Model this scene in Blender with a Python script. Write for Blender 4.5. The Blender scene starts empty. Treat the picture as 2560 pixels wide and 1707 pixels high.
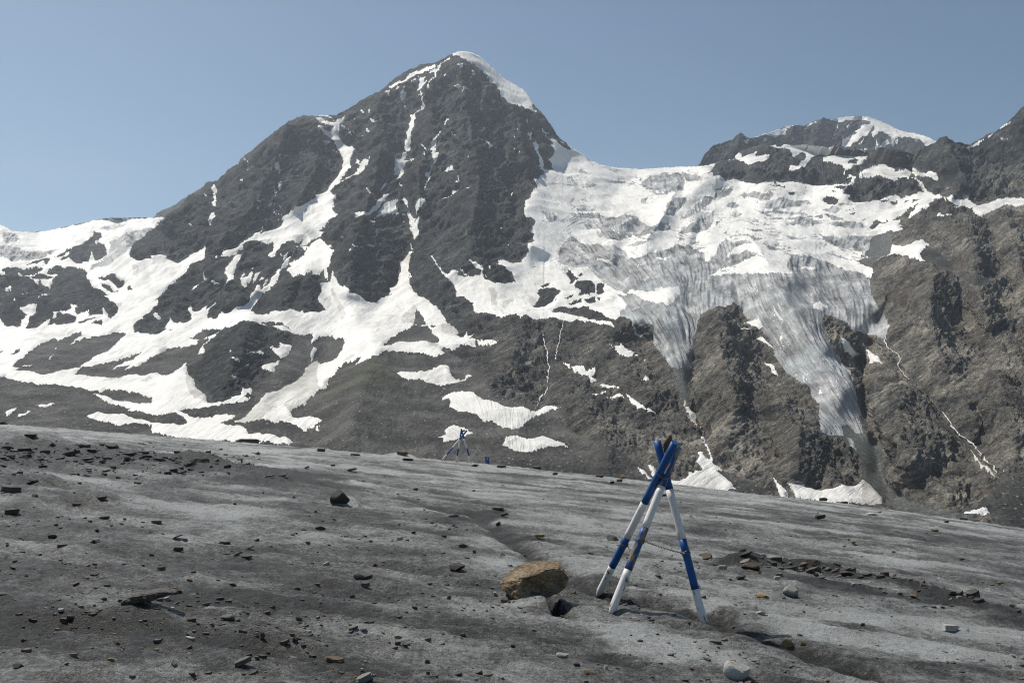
# Glacier and mountain scene: dirty valley glacier in front, snow-streaked rock pyramid and an icefall behind.
import bpy, bmesh, math, random
import numpy as np
from mathutils import Vector, Matrix
from mathutils.geometry import delaunay_2d_cdt

R = math.radians
scene = bpy.context.scene
col = scene.collection

# ------------------------------------------------------------------ camera
FOC, CX, CY, PITCH, EYE = 2309.0, 1280.0, 853.5, R(3.26), 1.6
cam_d = bpy.data.cameras.new("camera")
cam_d.sensor_width = 36.0
cam_d.lens = FOC / 2560.0 * 36.0
cam_d.clip_start, cam_d.clip_end = 0.05, 40000.0
cam = bpy.data.objects.new("camera", cam_d)
cam.location = (0, 0, EYE)
cam.rotation_euler = (R(90) + PITCH, 0, 0)
col.objects.link(cam)
scene.camera = cam

# ------------------------------------------------------------------ sky, sun, exposure
SUN_EL, SUN_AZ = R(57), R(-52)          # azimuth from straight ahead, negative = to the left
world = bpy.data.worlds.new("World")
scene.world = world
world.use_nodes = True
wn = world.node_tree
wn.nodes.clear()
sky = wn.nodes.new("ShaderNodeTexSky")
sky.sky_type = 'NISHITA'
sky.sun_disc = False
sky.sun_elevation = SUN_EL
sky.sun_rotation = SUN_AZ
sky.altitude = 2600
sky.air_density = 1.0
sky.dust_density = 4.5
sky.ozone_density = 0.4
bg = wn.nodes.new("ShaderNodeBackground")
bg.inputs["Strength"].default_value = 0.064
wo = wn.nodes.new("ShaderNodeOutputWorld")
wb = wn.nodes.new("ShaderNodeMix")                 # camera white balance
wb.data_type, wb.blend_type = 'RGBA', 'MULTIPLY'
wb.inputs[0].default_value = 1.0
wb.inputs[7].default_value = (0.94, 1.05, 1.0, 1)
wn.links.new(sky.outputs[0], wb.inputs[6])
wn.links.new(wb.outputs[2], bg.inputs["Color"])
wn.links.new(bg.outputs[0], wo.inputs["Surface"])

sun_d = bpy.data.lights.new("sun", 'SUN')
sun_d.energy = 3.6
sun_d.angle = R(0.53)
sun_d.color = (1.0, 0.94, 0.85)
sun = bpy.data.objects.new("sun", sun_d)
sdir = Vector((math.sin(SUN_AZ) * math.cos(SUN_EL), math.cos(SUN_AZ) * math.cos(SUN_EL), math.sin(SUN_EL)))
sun.rotation_euler = sdir.to_track_quat('Z', 'Y').to_euler()
sun.location = (-200, 60, 300)
col.objects.link(sun)

scene.render.engine = 'CYCLES'
scene.view_settings.view_transform = 'Standard'
scene.view_settings.look = 'None'
scene.view_settings.gamma = 1.0
scene.view_settings.exposure = 0.45
scene.view_settings.use_curve_mapping = False
scene.cycles.use_denoising = True
scene.cycles.denoising_prefilter = 'NONE'
scene.cycles.use_adaptive_sampling = False
scene.cycles.filter_width = 1.1
scene.cycles.max_bounces = 6
scene.cycles.volume_bounces = 1

# ------------------------------------------------------------------ helpers: survey rays, noise, meshes
CT, ST = math.cos(PITCH), math.sin(PITCH)
def ray(px, py):
    """direction of a survey sight (bearing/elevation read in plate units), scaled to y = 1"""
    u = (np.asarray(px, float) - CX) / FOC
    v = (CY - np.asarray(py, float)) / FOC
    x, y, z = u, CT - v * ST, ST + v * CT
    return x / y, np.ones_like(x * y), z / y

_rs = np.random.RandomState(11)
_perm = _rs.permutation(256)
_perm = np.concatenate([_perm, _perm, _perm]).astype(np.int32)
_g = _rs.normal(size=(256, 3)).astype(np.float32)
_g /= np.linalg.norm(_g, axis=1, keepdims=True)
def pnoise(x, y, z):
    """gradient noise, about -1..1"""
    x = np.asarray(x, np.float32); y = np.asarray(y, np.float32); z = np.asarray(z, np.float32)
    x, y, z = np.broadcast_arrays(x, y, z)
    xf, yf, zf = np.floor(x), np.floor(y), np.floor(z)
    X, Y, Z = xf.astype(np.int32) & 255, yf.astype(np.int32) & 255, zf.astype(np.int32) & 255
    fx, fy, fz = x - xf, y - yf, z - zf
    def fade(t): return t * t * t * (t * (t * 6 - 15) + 10)
    u, v, w = fade(fx), fade(fy), fade(fz)
    out = 0
    for dx in (0, 1):
        wx = u if dx else 1 - u
        for dy in (0, 1):
            wy = v if dy else 1 - v
            for dz in (0, 1):
                wz = w if dz else 1 - w
                h = _perm[_perm[_perm[X + dx] + Y + dy] + Z + dz]
                gv = _g[h]
                out = out + wx * wy * wz * (gv[..., 0] * (fx - dx) + gv[..., 1] * (fy - dy) + gv[..., 2] * (fz - dz))
    return out * 1.6
def fbm(x, y, z, octs, gain=0.5, lac=2.03):
    a, s, t = 1.0, 1.0, 0
    for k in range(octs):
        t = t + a * pnoise(x * s + 17.3 * k, y * s + 5.1 * k, z * s + 9.7 * k)
        a *= gain; s *= lac
    return t
def ridged(x, y, z):
    return 1.0 - 2.0 * np.abs(pnoise(x, y, z))
def sstep(a, b, x):
    t = np.clip((x - a) / (b - a), 0, 1)
    return t * t * (3 - 2 * t)
def blur(a, r, n=2):
    for _ in range(n):
        for ax in (0, 1):
            p = np.pad(a, [(r + 1, r) if k == ax else (0, 0) for k in (0, 1)], mode='edge')
            c = np.cumsum(p, axis=ax)
            m = a.shape[ax]
            a = (np.take(c, range(2 * r + 1, 2 * r + 1 + m), axis=ax) - np.take(c, range(0, m), axis=ax)) / (2 * r + 1)
    return a

def link_mesh(name, verts, faces, mat, parent=None, smooth=True, normals=None, attrs=None):
    """faces: (n,4) or (n,3) index array, or a list of tuples"""
    me = bpy.data.meshes.new(name)
    if isinstance(faces, np.ndarray):
        nv, nf, k = len(verts), len(faces), faces.shape[1]
        me.vertices.add(nv)
        me.vertices.foreach_set("co", np.asarray(verts, np.float32).ravel())
        me.loops.add(nf * k)
        me.loops.foreach_set("vertex_index", faces.astype(np.int32).ravel())
        me.polygons.add(nf)
        me.polygons.foreach_set("loop_start", np.arange(0, nf * k, k, dtype=np.int32))
        me.update(calc_edges=True)
    else:
        me.from_pydata([tuple(v) for v in verts], [], faces)
        me.update()
    me.polygons.foreach_set("use_smooth", np.full(len(me.polygons), smooth, bool))
    if attrs:
        for an, av in attrs.items():
            at = me.attributes.new(an, 'FLOAT', 'POINT')
            at.data.foreach_set("value", np.asarray(av, np.float32).ravel())
    if normals is not None:
        me.normals_split_custom_set_from_vertices(np.asarray(normals, np.float32))
    me.materials.append(mat)
    o = bpy.data.objects.new(name, me)
    col.objects.link(o)
    if parent is not None:
        o.parent = parent
    return o
def tag(o, label=None, cat=None, group=None, kind=None):
    for k, v in (("label", label), ("category", cat), ("group", group), ("kind", kind)):
        if v: o[k] = v
    return o
def empty(name, loc=(0, 0, 0)):
    o = bpy.data.objects.new(name, None)
    o.location = loc
    o.empty_display_size = 0.2
    col.objects.link(o)
    return o

# ------------------------------------------------------------------ materials
class NT:
    def __init__(s, name):
        s.m = bpy.data.materials.new(name)
        s.m.use_nodes = True
        s.t = s.m.node_tree
        s.bsdf = s.t.nodes["Principled BSDF"]
        s.out = s.t.nodes["Material Output"]
    def n(s, typ, **kw):
        nd = s.t.nodes.new(typ)
        for k, v in kw.items():
            setattr(nd, k, v)
        return nd
    def put(s, sock, v):
        if hasattr(v, "bl_idname") and hasattr(v, "is_linked"): s.t.links.new(v, sock)
        else: sock.default_value = v
    def coord(s, scale=(1, 1, 1), rot=(0, 0, 0), space="Object"):
        tc = s.n("ShaderNodeTexCoord"); mp = s.n("ShaderNodeMapping")
        mp.vector_type = 'TEXTURE'      # turn first, then stretch
        mp.inputs["Scale"].default_value = tuple(1.0 / t for t in scale); mp.inputs["Rotation"].default_value = tuple(-t for t in rot)
        s.t.links.new(tc.outputs[space], mp.inputs["Vector"])
        return mp.outputs[0]
    def noise(s, vec, scale, detail=4, rough=0.55, dist=0.0):
        nd = s.n("ShaderNodeTexNoise")
        s.put(nd.inputs["Vector"], vec)
        nd.inputs["Scale"].default_value = scale; nd.inputs["Detail"].default_value = detail
        nd.inputs["Roughness"].default_value = rough; nd.inputs["Distortion"].default_value = dist
        return nd.outputs[0]
    def vor(s, vec, scale, feat='F1'):
        nd = s.n("ShaderNodeTexVoronoi", feature=feat)
        s.put(nd.inputs["Vector"], vec); nd.inputs["Scale"].default_value = scale
        return nd
    def ramp(s, f, stops):
        nd = s.n("ShaderNodeValToRGB"); cr = nd.color_ramp
        while len(cr.elements) < len(stops): cr.elements.new(0.5)
        for e, (p, c) in zip(cr.elements, stops):
            e.position = p
            e.color = (c, c, c, 1) if isinstance(c, (int, float)) else (*c, 1)
        s.put(nd.inputs[0], f)
        return nd.outputs[0]
    def mix(s, f, a, b, mode='MIX'):
        nd = s.n("ShaderNodeMix", data_type='RGBA', blend_type=mode)
        s.put(nd.inputs[0], f)
        for sock, v in ((nd.inputs[6], a), (nd.inputs[7], b)):
            if isinstance(v, tuple): sock.default_value = (*v, 1) if len(v) == 3 else v
            else: s.put(sock, v)
        return nd.outputs[2]
    def math(s, op, a, b=0.0, clamp=False):
        nd = s.n("ShaderNodeMath", operation=op, use_clamp=clamp)
        s.put(nd.inputs[0], a); s.put(nd.inputs[1], b)
        return nd.outputs[0]
    def attr(s, name):
        return s.n("ShaderNodeAttribute", attribute_name=name).outputs["Fac"]
    def bump(s, h, strength, dist):
        nd = s.n("ShaderNodeBump")
        nd.inputs["Strength"].default_value = strength; nd.inputs["Distance"].default_value = dist
        s.put(nd.inputs["Height"], h)
        s.t.links.new(nd.outputs[0], s.bsdf.inputs["Normal"])
    def set(s, color=None, rough=None, spec=None):
        if color is not None:
            if isinstance(color, tuple): s.bsdf.inputs["Base Color"].default_value = (*color, 1)
            else: s.put(s.bsdf.inputs["Base Color"], color)
        if rough is not None: s.put(s.bsdf.inputs["Roughness"], rough)
        if spec is not None: s.put(s.bsdf.inputs["Specular IOR Level"], spec)
        return s.m

def mat_rock():
    m = NT("mountain_rock")
    v = m.coord()
    sv = m.coord(scale=(0.55, 0.8, 2.0), rot=(0, R(36), 0))
    big = m.noise(v, 0.006, 5)
    med = m.noise(sv, 0.028, 6, 0.62)
    fine = m.noise(sv, 0.13, 6, 0.72)
    grain = m.noise(sv, 0.55, 4, 0.7)
    f = m.math('ADD', m.math('MULTIPLY', med, 0.38), m.math('ADD', m.math('MULTIPLY', fine, 0.36), m.math('MULTIPLY', grain, 0.26)))
    cool = m.ramp(f, [(0.42, (0.008, 0.012, 0.014)), (0.48, (0.024, 0.031, 0.033)), (0.54, (0.058, 0.067, 0.066)), (0.60, (0.16, 0.168, 0.158))])
    warm = m.ramp(f, [(0.415, (0.020, 0.021, 0.020)), (0.465, (0.108, 0.104, 0.093)), (0.52, (0.225, 0.210, 0.180)), (0.585, (0.46, 0.415, 0.345))])
    c = m.mix(m.attr("warm"), cool, warm)
    rust = m.ramp(m.noise(v, 0.018, 5, 0.6), [(0.55, 0.0), (0.72, 0.55)])
    c = m.mix(m.math('MULTIPLY', rust, m.math('ADD', m.attr("warm"), 0.12)), c, (0.17, 0.105, 0.062))
    c = m.mix(m.ramp(m.noise(v, 0.009, 4), [(0.5, 0.0), (0.66, 0.18)]), c, (0.075, 0.072, 0.060))
    tone = m.ramp(m.math('ADD', m.math('MULTIPLY', big, 0.6), m.math('MULTIPLY', m.noise(sv, 0.011, 4), 0.4)), [(0.36, 0.62), (0.5, 1.0), (0.64, 1.65)])
    c = m.mix(1.0, c, tone, 'MULTIPLY')
    m.bump(m.math('ADD', grain, m.math('MULTIPLY', fine, 2.0)), 1.0, 6.0)
    return m.set(c, 0.9, 0.25)
def mat_scree():
    m = NT("scree_debris")
    v = m.coord()
    n1 = m.noise(v, 0.02, 5, 0.6); n2 = m.noise(v, 0.5, 4, 0.7)
    c = m.ramp(m.math('ADD', m.math('MULTIPLY', n1, 0.6), m.math('MULTIPLY', n2, 0.4)),
               [(0.40, (0.020, 0.021, 0.020)), (0.5, (0.047, 0.046, 0.043)), (0.60, (0.105, 0.102, 0.094))])
    c = m.mix(m.math('MULTIPLY', m.attr("moss"), m.ramp(m.noise(v, 0.03, 4), [(0.42, 0.0), (0.6, 0.6)])), c, (0.062, 0.070, 0.030))
    vo = m.vor(v, 0.24)
    speck = m.math('MULTIPLY', m.ramp(vo.outputs["Distance"], [(0.16, 1.0), (0.26, 0.0)]),
                   m.ramp(m.noise(v, 0.21, 2), [(0.50, 0.0), (0.60, 1.0)]))
    c = m.mix(speck, c, (0.34, 0.325, 0.29))
    m.bump(m.math('ADD', n2, m.math('MULTIPLY', vo.outputs["Distance"], -0.6)), 0.6, 1.2)
    return m.set(c, 0.92, 0.2)
def mat_snow(name, a, b, streak):
    m = NT(name)
    v = m.coord(); s = m.coord(scale=(1, 0.4, 0.4), rot=(0, R(20), 0))
    n = m.math('ADD', m.math('MULTIPLY', m.noise(v, 0.012, 4), 0.5), m.math('MULTIPLY', m.noise(s, 0.06, 5, 0.62), 0.5))
    c = m.ramp(n, [(0.36, b), (0.36 + streak, a)])
    cb = m.n("ShaderNodeCombineXYZ"); sep = m.n("ShaderNodeSeparateXYZ"); m.put(sep.inputs[0], v)
    m.put(cb.inputs[0], m.attr("flow")); m.put(cb.inputs[1], m.math('MULTIPLY', sep.outputs[2], 0.0025)); m.put(cb.inputs[2], m.math('MULTIPLY', sep.outputs[1], 0.0012))
    run = m.noise(cb.outputs[0], 9.0, 6, 0.68, 0.2)
    c = m.mix(m.math('MULTIPLY', m.ramp(run, [(0.50, 0.0), (0.64, 1.0)]), m.ramp(m.noise(v, 0.008, 3), [(0.40, 0.15), (0.62, 0.75)])), c, tuple(t * .66 for t in b))
    m.bump(m.math('ADD', m.noise(s, 0.12, 5, 0.6), m.math('MULTIPLY', run, 1.2)), 0.8, 2.5)
    return m.set(c, 0.62, 0.3)
def mat_ice_grey():
    m = NT("grey_glacier_ice")
    v = m.coord()
    sep = m.n("ShaderNodeSeparateXYZ"); m.put(sep.inputs[0], v)
    def flow_noise(k, along, scale, detail, rough):
        cb = m.n("ShaderNodeCombineXYZ")
        m.put(cb.inputs[0], m.math('MULTIPLY', m.attr("flow"), k)); m.put(cb.inputs[1], m.math('MULTIPLY', sep.outputs[2], along)); m.put(cb.inputs[2], m.math('MULTIPLY', sep.outputs[1], along * .4))
        return m.noise(cb.outputs[0], scale, detail, rough, 0.25)
    lines = flow_noise(1.0, 0.0018, 12.0, 7, 0.7)
    broad = m.noise(v, 0.018, 5, 0.6)
    mid = m.noise(m.coord(scale=(1, .5, .5)), 0.07, 6, 0.72)
    n = m.math('ADD', m.math('MULTIPLY', broad, 0.30), m.math('ADD', m.math('MULTIPLY', lines, 0.42), m.math('MULTIPLY', mid, 0.28)))
    c = m.ramp(n, [(0.40, (0.075, 0.08, 0.082)), (0.46, (0.20, 0.204, 0.205)), (0.52, (0.33, 0.335, 0.335)), (0.59, (0.58, 0.582, 0.57))])
    blue = m.ramp(m.noise(v, 0.013, 3), [(0.52, 0.0), (0.66, 0.45)])
    c = m.mix(blue, c, m.mix(lines, (0.24, 0.30, 0.32), (0.58, 0.63, 0.64)))
    m.bump(m.math('ADD', lines, mid), 1.0, 4.0)
    return m.set(c, 0.55, 0.35)
def mat_wet_ice():
    m = NT("dark_debris_ice")
    s = m.coord(scale=(1, 0.4, 0.22)); f = m.noise(s, 0.45, 7, 0.75)
    c = m.ramp(f, [(0.38, (0.030, 0.036, 0.033)), (0.5, (0.075, 0.083, 0.075)), (0.62, (0.17, 0.175, 0.16))])
    m.bump(f, 0.9, 3.5)
    return m.set(c, 0.6, 0.3)
M_ROCK, M_SCREE = mat_rock(), mat_scree()
M_SNOW = mat_snow("snow", (0.80, 0.785, 0.745), (0.62, 0.61, 0.58), 0.14)
M_DIRTY = mat_snow("dirty_snow", (0.66, 0.645, 0.60), (0.36, 0.35, 0.32), 0.22)
M_ICE, M_WET = mat_ice_grey(), mat_wet_ice()

# ------------------------------------------------------------------ map of the massif
# Outlines are surveyed on plates: plate letter -> origin; plate units are 1/4.704 of a sight unit.
PLATE = dict(A=(0, 500), B=(400, 400), C=(800, 100), D=(800, 400), E=(1200, 200), F=(1250, 450), G=(1700, 250), H=(2060, 250),
             I=(0, 750), J=(400, 650), K=(400, 850), L=(800, 650), M=(800, 850), N=(1200, 650), O=(1200, 900), P=(1650, 450),
             Q=(1650, 700), Rr=(1650, 950), S=(2060, 500), T=(2060, 750), U=(2060, 1000))
def plate(key, text):
    ox, oy = PLATE.get(key, (0, 0)); k = 4.704 if key in PLATE else 1.0
    out = []
    for poly in text.split("|"):
        p = np.array([[float(t) for t in q.split(",")] for q in poly.split()])
        out.append(p / k + np.array([ox, oy]))
    return out
ROCK, SCREE, SNOW, DIRTY, ICE, WET = range(6)
PAINT = [
# ---- scree aprons
(SCREE, 'I', "-300,480 480,480 640,440 950,360 960,430 1300,370 1480,390 1560,420 1900,420 2352,330 2500,500 2300,760 2180,800 2300,1050 2500,1100 2500,1800 -300,1800"),
(SCREE, 'J', "-100,1090 0,1090 260,1040 440,900 520,920 440,1100 400,1150 300,1210 150,1320 -100,1370|1550,900 1780,880 1790,1000 1740,1200 1690,1370 1600,1440 1300,1600 1050,1600 1150,1450 1330,1310 1420,1180 1500,1110 1540,1010|1790,1000 1890,900 2060,900 2160,930 2180,1000 2090,1130 2000,1190 1850,1210 1770,1220"),
(SCREE, 'Z', "880,905 960,880 1010,885 1080,895 1110,880 1150,900 1190,930 1230,980 1290,1010 1350,1020 1420,1010 1400,1050 1450,1090 1530,1110 1560,1140 1650,1200 1700,1230 1720,1330 380,1220 500,1020 620,1010 680,960 780,900"),
# ---- left basin
(SNOW, 'A', "-500,230 0,270 100,330 200,370 420,375 560,360 750,325 900,290 1100,240 1300,222 1500,212 1700,205 1940,205 1850,300 1790,370 1650,470 1560,540 1530,640 1540,690 1600,710 1700,690 1780,705 1860,690 1870,660 1930,660 1945,690 2010,720 2100,735 2180,690 2320,610 2400,540 2400,720 2250,760 2180,850 2090,920 2060,960 1900,1080 1800,1180 1770,1240 1850,1170 1860,1210 1750,1340 1690,1370 1670,1430 1590,1450 1570,1500 1580,1600 -500,1600"),
(ICE, 'A', "-200,560 60,540 200,560 350,600 500,620 700,590 540,650 480,690 300,720 150,730 80,700 -200,620|1270,500 1480,390 1640,360 1800,330 1790,370 1650,470 1550,560 1480,630 1380,700 1250,770 1030,830 1120,770 1250,690 1300,590 1310,540|1150,330 1300,310 1420,285 1480,300 1380,340 1260,360|30,380 180,400 240,470 60,530 20,450"),
(ROCK, 'A', "300,790 330,770 420,720 600,680 750,620 850,570 950,535 1000,490 1090,440 1100,380 1180,370 1200,440 1150,490 1200,500 1240,540 1255,600 1240,660 1200,700 1140,725 1100,670 1085,630 1080,670 1040,700 1030,745 970,730 960,765 900,745 850,720 800,690 770,710 700,720 760,680 840,640 800,640 600,710 550,770 480,750 440,780 400,765 330,790"),
(ROCK, 'A', "-500,870 0,870 0,900 60,880 20,860 30,840 100,795 200,810 240,820 300,810 330,830 420,800 540,810 480,850 440,880 380,885 460,890 590,905 640,910 700,860 540,880 600,830 700,800 760,805 830,800 900,820 1020,825 1010,880 1060,980 1080,1020 1150,1060 1200,1110 1150,1120 1250,1155 1310,1200 1390,1270 1380,1340 1340,1400 1290,1410 1260,1380 1270,1330 1210,1300 1200,1350 1100,1360 1040,1370 1050,1320 980,1330 920,1360 880,1330 900,1280 910,1240 850,1260 830,1300 780,1340 700,1340 640,1360 600,1430 500,1480 420,1520 300,1540 200,1540 110,1560 160,1530 300,1500 340,1430 360,1360 440,1240 350,1250 280,1260 240,1290 340,1360 280,1400 240,1440 230,1480 160,1490 90,1490 60,1460 0,1420 -500,1400"),
(SNOW, 'A', "200,930 300,895 380,890 440,885 400,905 330,905 230,935|450,935 560,945 640,915 590,1020 480,985|330,910 400,930 470,950 430,990|60,1070 100,1020 140,1015 120,1060|230,1290 300,1260 440,1240 420,1310 350,1400 320,1480 240,1530 150,1520 230,1480 240,1430 340,1360|650,1350 740,1300 720,1340|830,1240 910,1240 890,1300 860,1340 780,1370 830,1320|250,1120 300,1140 330,1155 270,1140|80,1215 170,1160 140,1200|440,1200 520,1110 570,1080 510,1150"),
(ROCK, 'A', "560,1500 610,1420 700,1350 800,1370 900,1390 890,1440 740,1490 620,1490|920,1450 1000,1410 1130,1400 1080,1440 1000,1460 940,1475|1070,1480 1120,1440 1190,1425 1210,1480 1130,1475|1150,900 1260,900 1310,870 1370,880 1360,910 1420,930 1470,960 1440,1000 1400,1030 1360,1010 1300,960 1220,960 1160,930|1190,990 1260,1000 1330,1050 1400,1090 1380,1105 1290,1070 1210,1030|1140,1050 1200,1060 1310,1105 1220,1125 1160,1080|1500,1040 1540,1020 1560,1060 1500,1080"),
(DIRTY, 'A', "1380,1250 1560,1180 1700,1260 1650,1340 1560,1420 1400,1340|1560,760 1640,780 1640,950 1560,900"),
# ---- lower left
(SNOW, 'I', "-500,270 60,290 110,330 300,330 330,360 420,355 520,310 600,240 560,320 700,300 860,300 1000,290 1080,310 1200,305 1300,240 1360,180 1400,90 1500,0 1800,0 1860,10 1790,100 1700,190 1680,240 1580,290 1570,330 1580,380 1740,415 1850,415 1920,380 1960,360 1940,310 2000,250 2060,275 2200,285 2240,240 2290,190 2352,120 2420,60 2420,360 2352,400 2260,450 2100,540 1900,620 1700,720 1600,780 1460,820 1520,770 1400,790 1310,825 1400,760 1500,720 1680,620 1560,640 1400,700 1280,740 1130,770 950,800 870,900 1000,890 1080,910 1280,930 1430,920 1500,890 1620,880 1660,900 1840,870 1960,900 2050,860 2130,790 2190,735 2180,800 2200,880 2280,950 2300,1050 2420,1110 2420,1280 2100,1300 2180,1340 2420,1420 2420,1700 2050,1566 1800,1480 1600,1440 1400,1470 1200,1430 1010,1370 1150,1325 1300,1350 1450,1350 1600,1410 1700,1410 1790,1450 2000,1460 2120,1470 2230,1430 2180,1390 2100,1330 1920,1330 1740,1340 1600,1310 1490,1300 1530,1280 1300,1230 1200,1190 1110,1115 1200,1130 1330,1190 1480,1210 1600,1220 1750,1230 1870,1190 1760,1150 1600,1100 1450,1070 1250,1065 1180,1090 1000,1060 850,1020 650,1000 440,990 300,985 150,950 60,910 -500,830"),
(SCREE, 'I', "160,740 300,650 480,520 640,450 670,480 950,365 960,430 830,530 1000,450 1200,420 1350,375 1480,395 1440,440 1380,500 1320,560 1280,600 1130,660 1030,730 940,800 770,850 700,850 540,890 450,880 300,850 160,850 220,800 130,780|1820,500 1870,440 2030,350 2040,380 2150,350 2000,450 1860,500|120,650 170,600 240,590 230,630|2090,1300 2200,1275 2420,1290 2420,1390 2250,1370|-500,640 60,610 0,640"),
(SNOW, 'I', "820,525 960,430 1000,440 880,510|620,570 660,550 640,580|410,1270 600,1215 640,1225 500,1280|60,1320 190,1270 180,1300 70,1360|180,1375 370,1305 330,1340 220,1380|560,690 620,640 580,690|230,770 380,760 300,790"),
(DIRTY, 'I', "1950,1150 2000,1000 2050,870 2180,760 2200,880 2280,960 2300,1060 2420,1120 2420,1200 2200,1130 2100,1180|1190,990 1300,930 1430,925 1350,960|1620,980 1840,875 1860,900 1700,980"),
# ---- central fan
(SNOW, 'J', "0,890 80,850 150,845 60,800 70,760 125,715 160,745 260,735 320,760 390,690 350,590 310,560 340,530 370,550 390,610 440,650 520,620 560,570 620,550 650,490 650,530 570,610 550,690 640,690 730,630 860,605 990,545 1030,520 1050,420 1110,380 1120,300 1160,285 1175,330 1120,380 1200,330 1330,210 1440,80 1500,0 1530,0 1480,70 1420,130 1380,220 1300,330 1230,380 1150,490 1070,580 1090,620 1130,655 1250,640 1280,655 1300,620 1430,625 1550,600 1650,620 1690,580 1690,610 1820,595 1950,610 1970,580 1930,560 1890,490 1880,440 1900,330 1880,280 1960,280 2000,270 2040,150 2060,200 2130,310 2170,310 2200,350 2230,380 2352,440 2420,500 2420,1100 2352,1130 2240,1180 2100,1250 2060,1330 2000,1400 1960,1480 1840,1540 1760,1620 1300,1620 1480,1500 1590,1440 1680,1370 1700,1290 1770,1220 1850,1210 1900,1240 2020,1190 2060,1210 2150,1170 2230,1150 2100,1130 2150,1060 2180,980 2160,930 2070,930 2060,900 1890,900 1870,890 1800,960 1770,990 1790,880 1680,890 1550,885 1430,850 1310,790 1420,790 1530,855 1450,790 1430,740 1340,740 1220,735 1150,740 1270,770 1180,775 1040,720 970,725 860,760 740,780 670,860 620,920 560,960 510,1010 500,1090 440,1100 470,1040 570,940 560,910 640,860 720,790 560,840 400,870 300,930 470,940 420,990 260,1040 180,1030 0,1090 -100,1110 -100,950"),
(ROCK, 'I', "1570,320 1600,270 1680,240 1690,190 1760,160 1850,90 1900,0 2352,0 2352,120 2290,180 2250,200 2260,240 2200,285 2050,275 2000,250 1940,310 1945,350 1850,410 1740,415 1580,390"),
(SNOW, 'I', "1790,210 1830,165 1890,210|2200,90 2240,60 2270,130 2352,130 2352,230 2270,250 2290,190 2240,150"),
(SNOW, 'B', "2150,0 2230,0 2230,60 2250,100 2140,210 2100,290 2050,340 2010,400 2060,430 2100,395 2050,470 2030,540 2055,530 2040,600 2080,640 1950,750 1870,840 1960,860 1750,950 1640,1030 1560,1120 1500,1240 1430,1260 1380,1400 1290,1500 1190,1570 1230,1500 1360,1330 1480,1220 1600,1060 1680,930 1620,950 1540,940 1470,950 1400,1030 1350,1110 1340,1150 1280,1140 1270,1110 1330,1020 1320,970 1270,990 1130,960 1020,965 970,1000 960,1040 890,1080 890,1105 710,1150 730,1110 700,1100 940,990 1060,910 1150,860 1170,830 1180,880 1300,820 1420,760 1460,690 1400,720 1450,680 1540,600 1640,550 1830,460 1830,425 1930,410 1980,340 2040,270 2110,170 2140,110|2120,270 2180,220 2250,190 2330,120 2400,100 2400,150 2220,230 2160,290"),
(SNOW, 'B', "870,1130 900,1105 950,1105 940,1160 890,1250 880,1310 850,1380 850,1420 830,1460 775,1480 800,1400 760,1340 770,1280 850,1190|1500,1325 1560,1260 1510,1240 1700,1130 1710,1090 1770,1020 1830,970 1880,930 1930,960 1970,1020 2010,1005 2000,1050 2060,1080 2020,1180 1960,1290 1970,1340 1980,1430 1930,1370 1910,1290 1830,1350 1780,1315 1680,1320 1580,1350|1640,1050 1700,1040 1750,1040 1710,1070|590,305 630,285 655,310 650,390 660,480 675,500 655,580 625,570 630,480 615,430 630,370|590,690 620,655 660,650 660,680 610,740 590,775 570,740|510,375 560,430 540,435 515,400|345,775 410,810 370,800|480,580 525,605 490,600|490,665 530,695 515,690|945,230 1010,250 1000,280 970,265|1015,180 1040,190 1020,215|1355,10 1390,20 1420,90 1410,140 1385,110|1365,195 1430,235 1415,260 1400,220|1370,310 1415,340 1395,380 1370,350|1310,360 1380,395 1350,410|1080,435 1200,515 1130,480|1280,525 1305,545 1290,545|1110,880 1150,830 1190,760 1190,800 1165,850|650,1200 670,1180 675,1205|1070,1270 1100,1260 1090,1300|1410,1100 1450,1110 1420,1125|1445,1180 1490,1105 1510,1110 1470,1165|2285,720 2330,680 2300,660 2340,620 2400,600 2400,660|2300,80 2320,20 2352,20 2352,60"),
(SNOW, 'B', "-100,1130 50,1130 70,1160 220,1210 410,1110 440,1090 470,1070 535,1155 350,1240 300,1320 190,1400 120,1460 0,1566 -100,1620"),
(SNOW, 'J', "510,920 550,895 540,925|1760,1100 1790,1040 1825,1020 1830,1060 1790,1140 1770,1200 1755,1170|1275,1060 1390,1070 1380,1030 1420,1010 1400,950 1450,990 1540,1010 1500,1110 1430,1165 1400,1165|1155,1270 1180,1230 1200,1260 1230,1230 1370,1220 1415,1185 1330,1310 1270,1315|970,1090 1030,1100 1100,1115 1140,1100 1215,1130 1190,1150 1090,1120|850,1205 920,1225 880,1240|810,1340 910,1345 870,1375|960,1240 1070,1245 1000,1258|950,1560 1040,1530 1075,1550 1060,1600|370,290 440,280 490,240 520,170 550,140 530,190 550,215 500,250 440,320 370,355|940,255 970,170 990,185 950,230 1030,210 1070,140 1085,180 1070,240 1000,320 960,290|1085,260 1110,190 1190,135 1180,170 1120,240|1160,250 1180,200 1220,210|1200,300 1230,240 1270,215 1250,260|610,280 690,285 650,300|800,1080 850,1082 825,1095"),
(SNOW, 'K', "-100,420 0,430 130,430 200,380 300,270 310,420 390,490 400,560 450,650 560,740 740,740 830,690 950,660 960,620 1050,590 1075,600 980,690 1060,700 1000,730 850,750 700,780 530,810 300,810 200,840 330,890 470,920 600,910 650,880 890,880 800,960 740,965 690,995 840,1010 940,1010 1000,1040 1030,1100 1250,1120 1400,1170 1440,1160 1560,1200 1500,1240 1350,1220 1100,1200 560,1180 200,1150 -100,1090 -100,990 230,1000 320,970 300,930 220,880 100,850 -100,880"),
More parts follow.
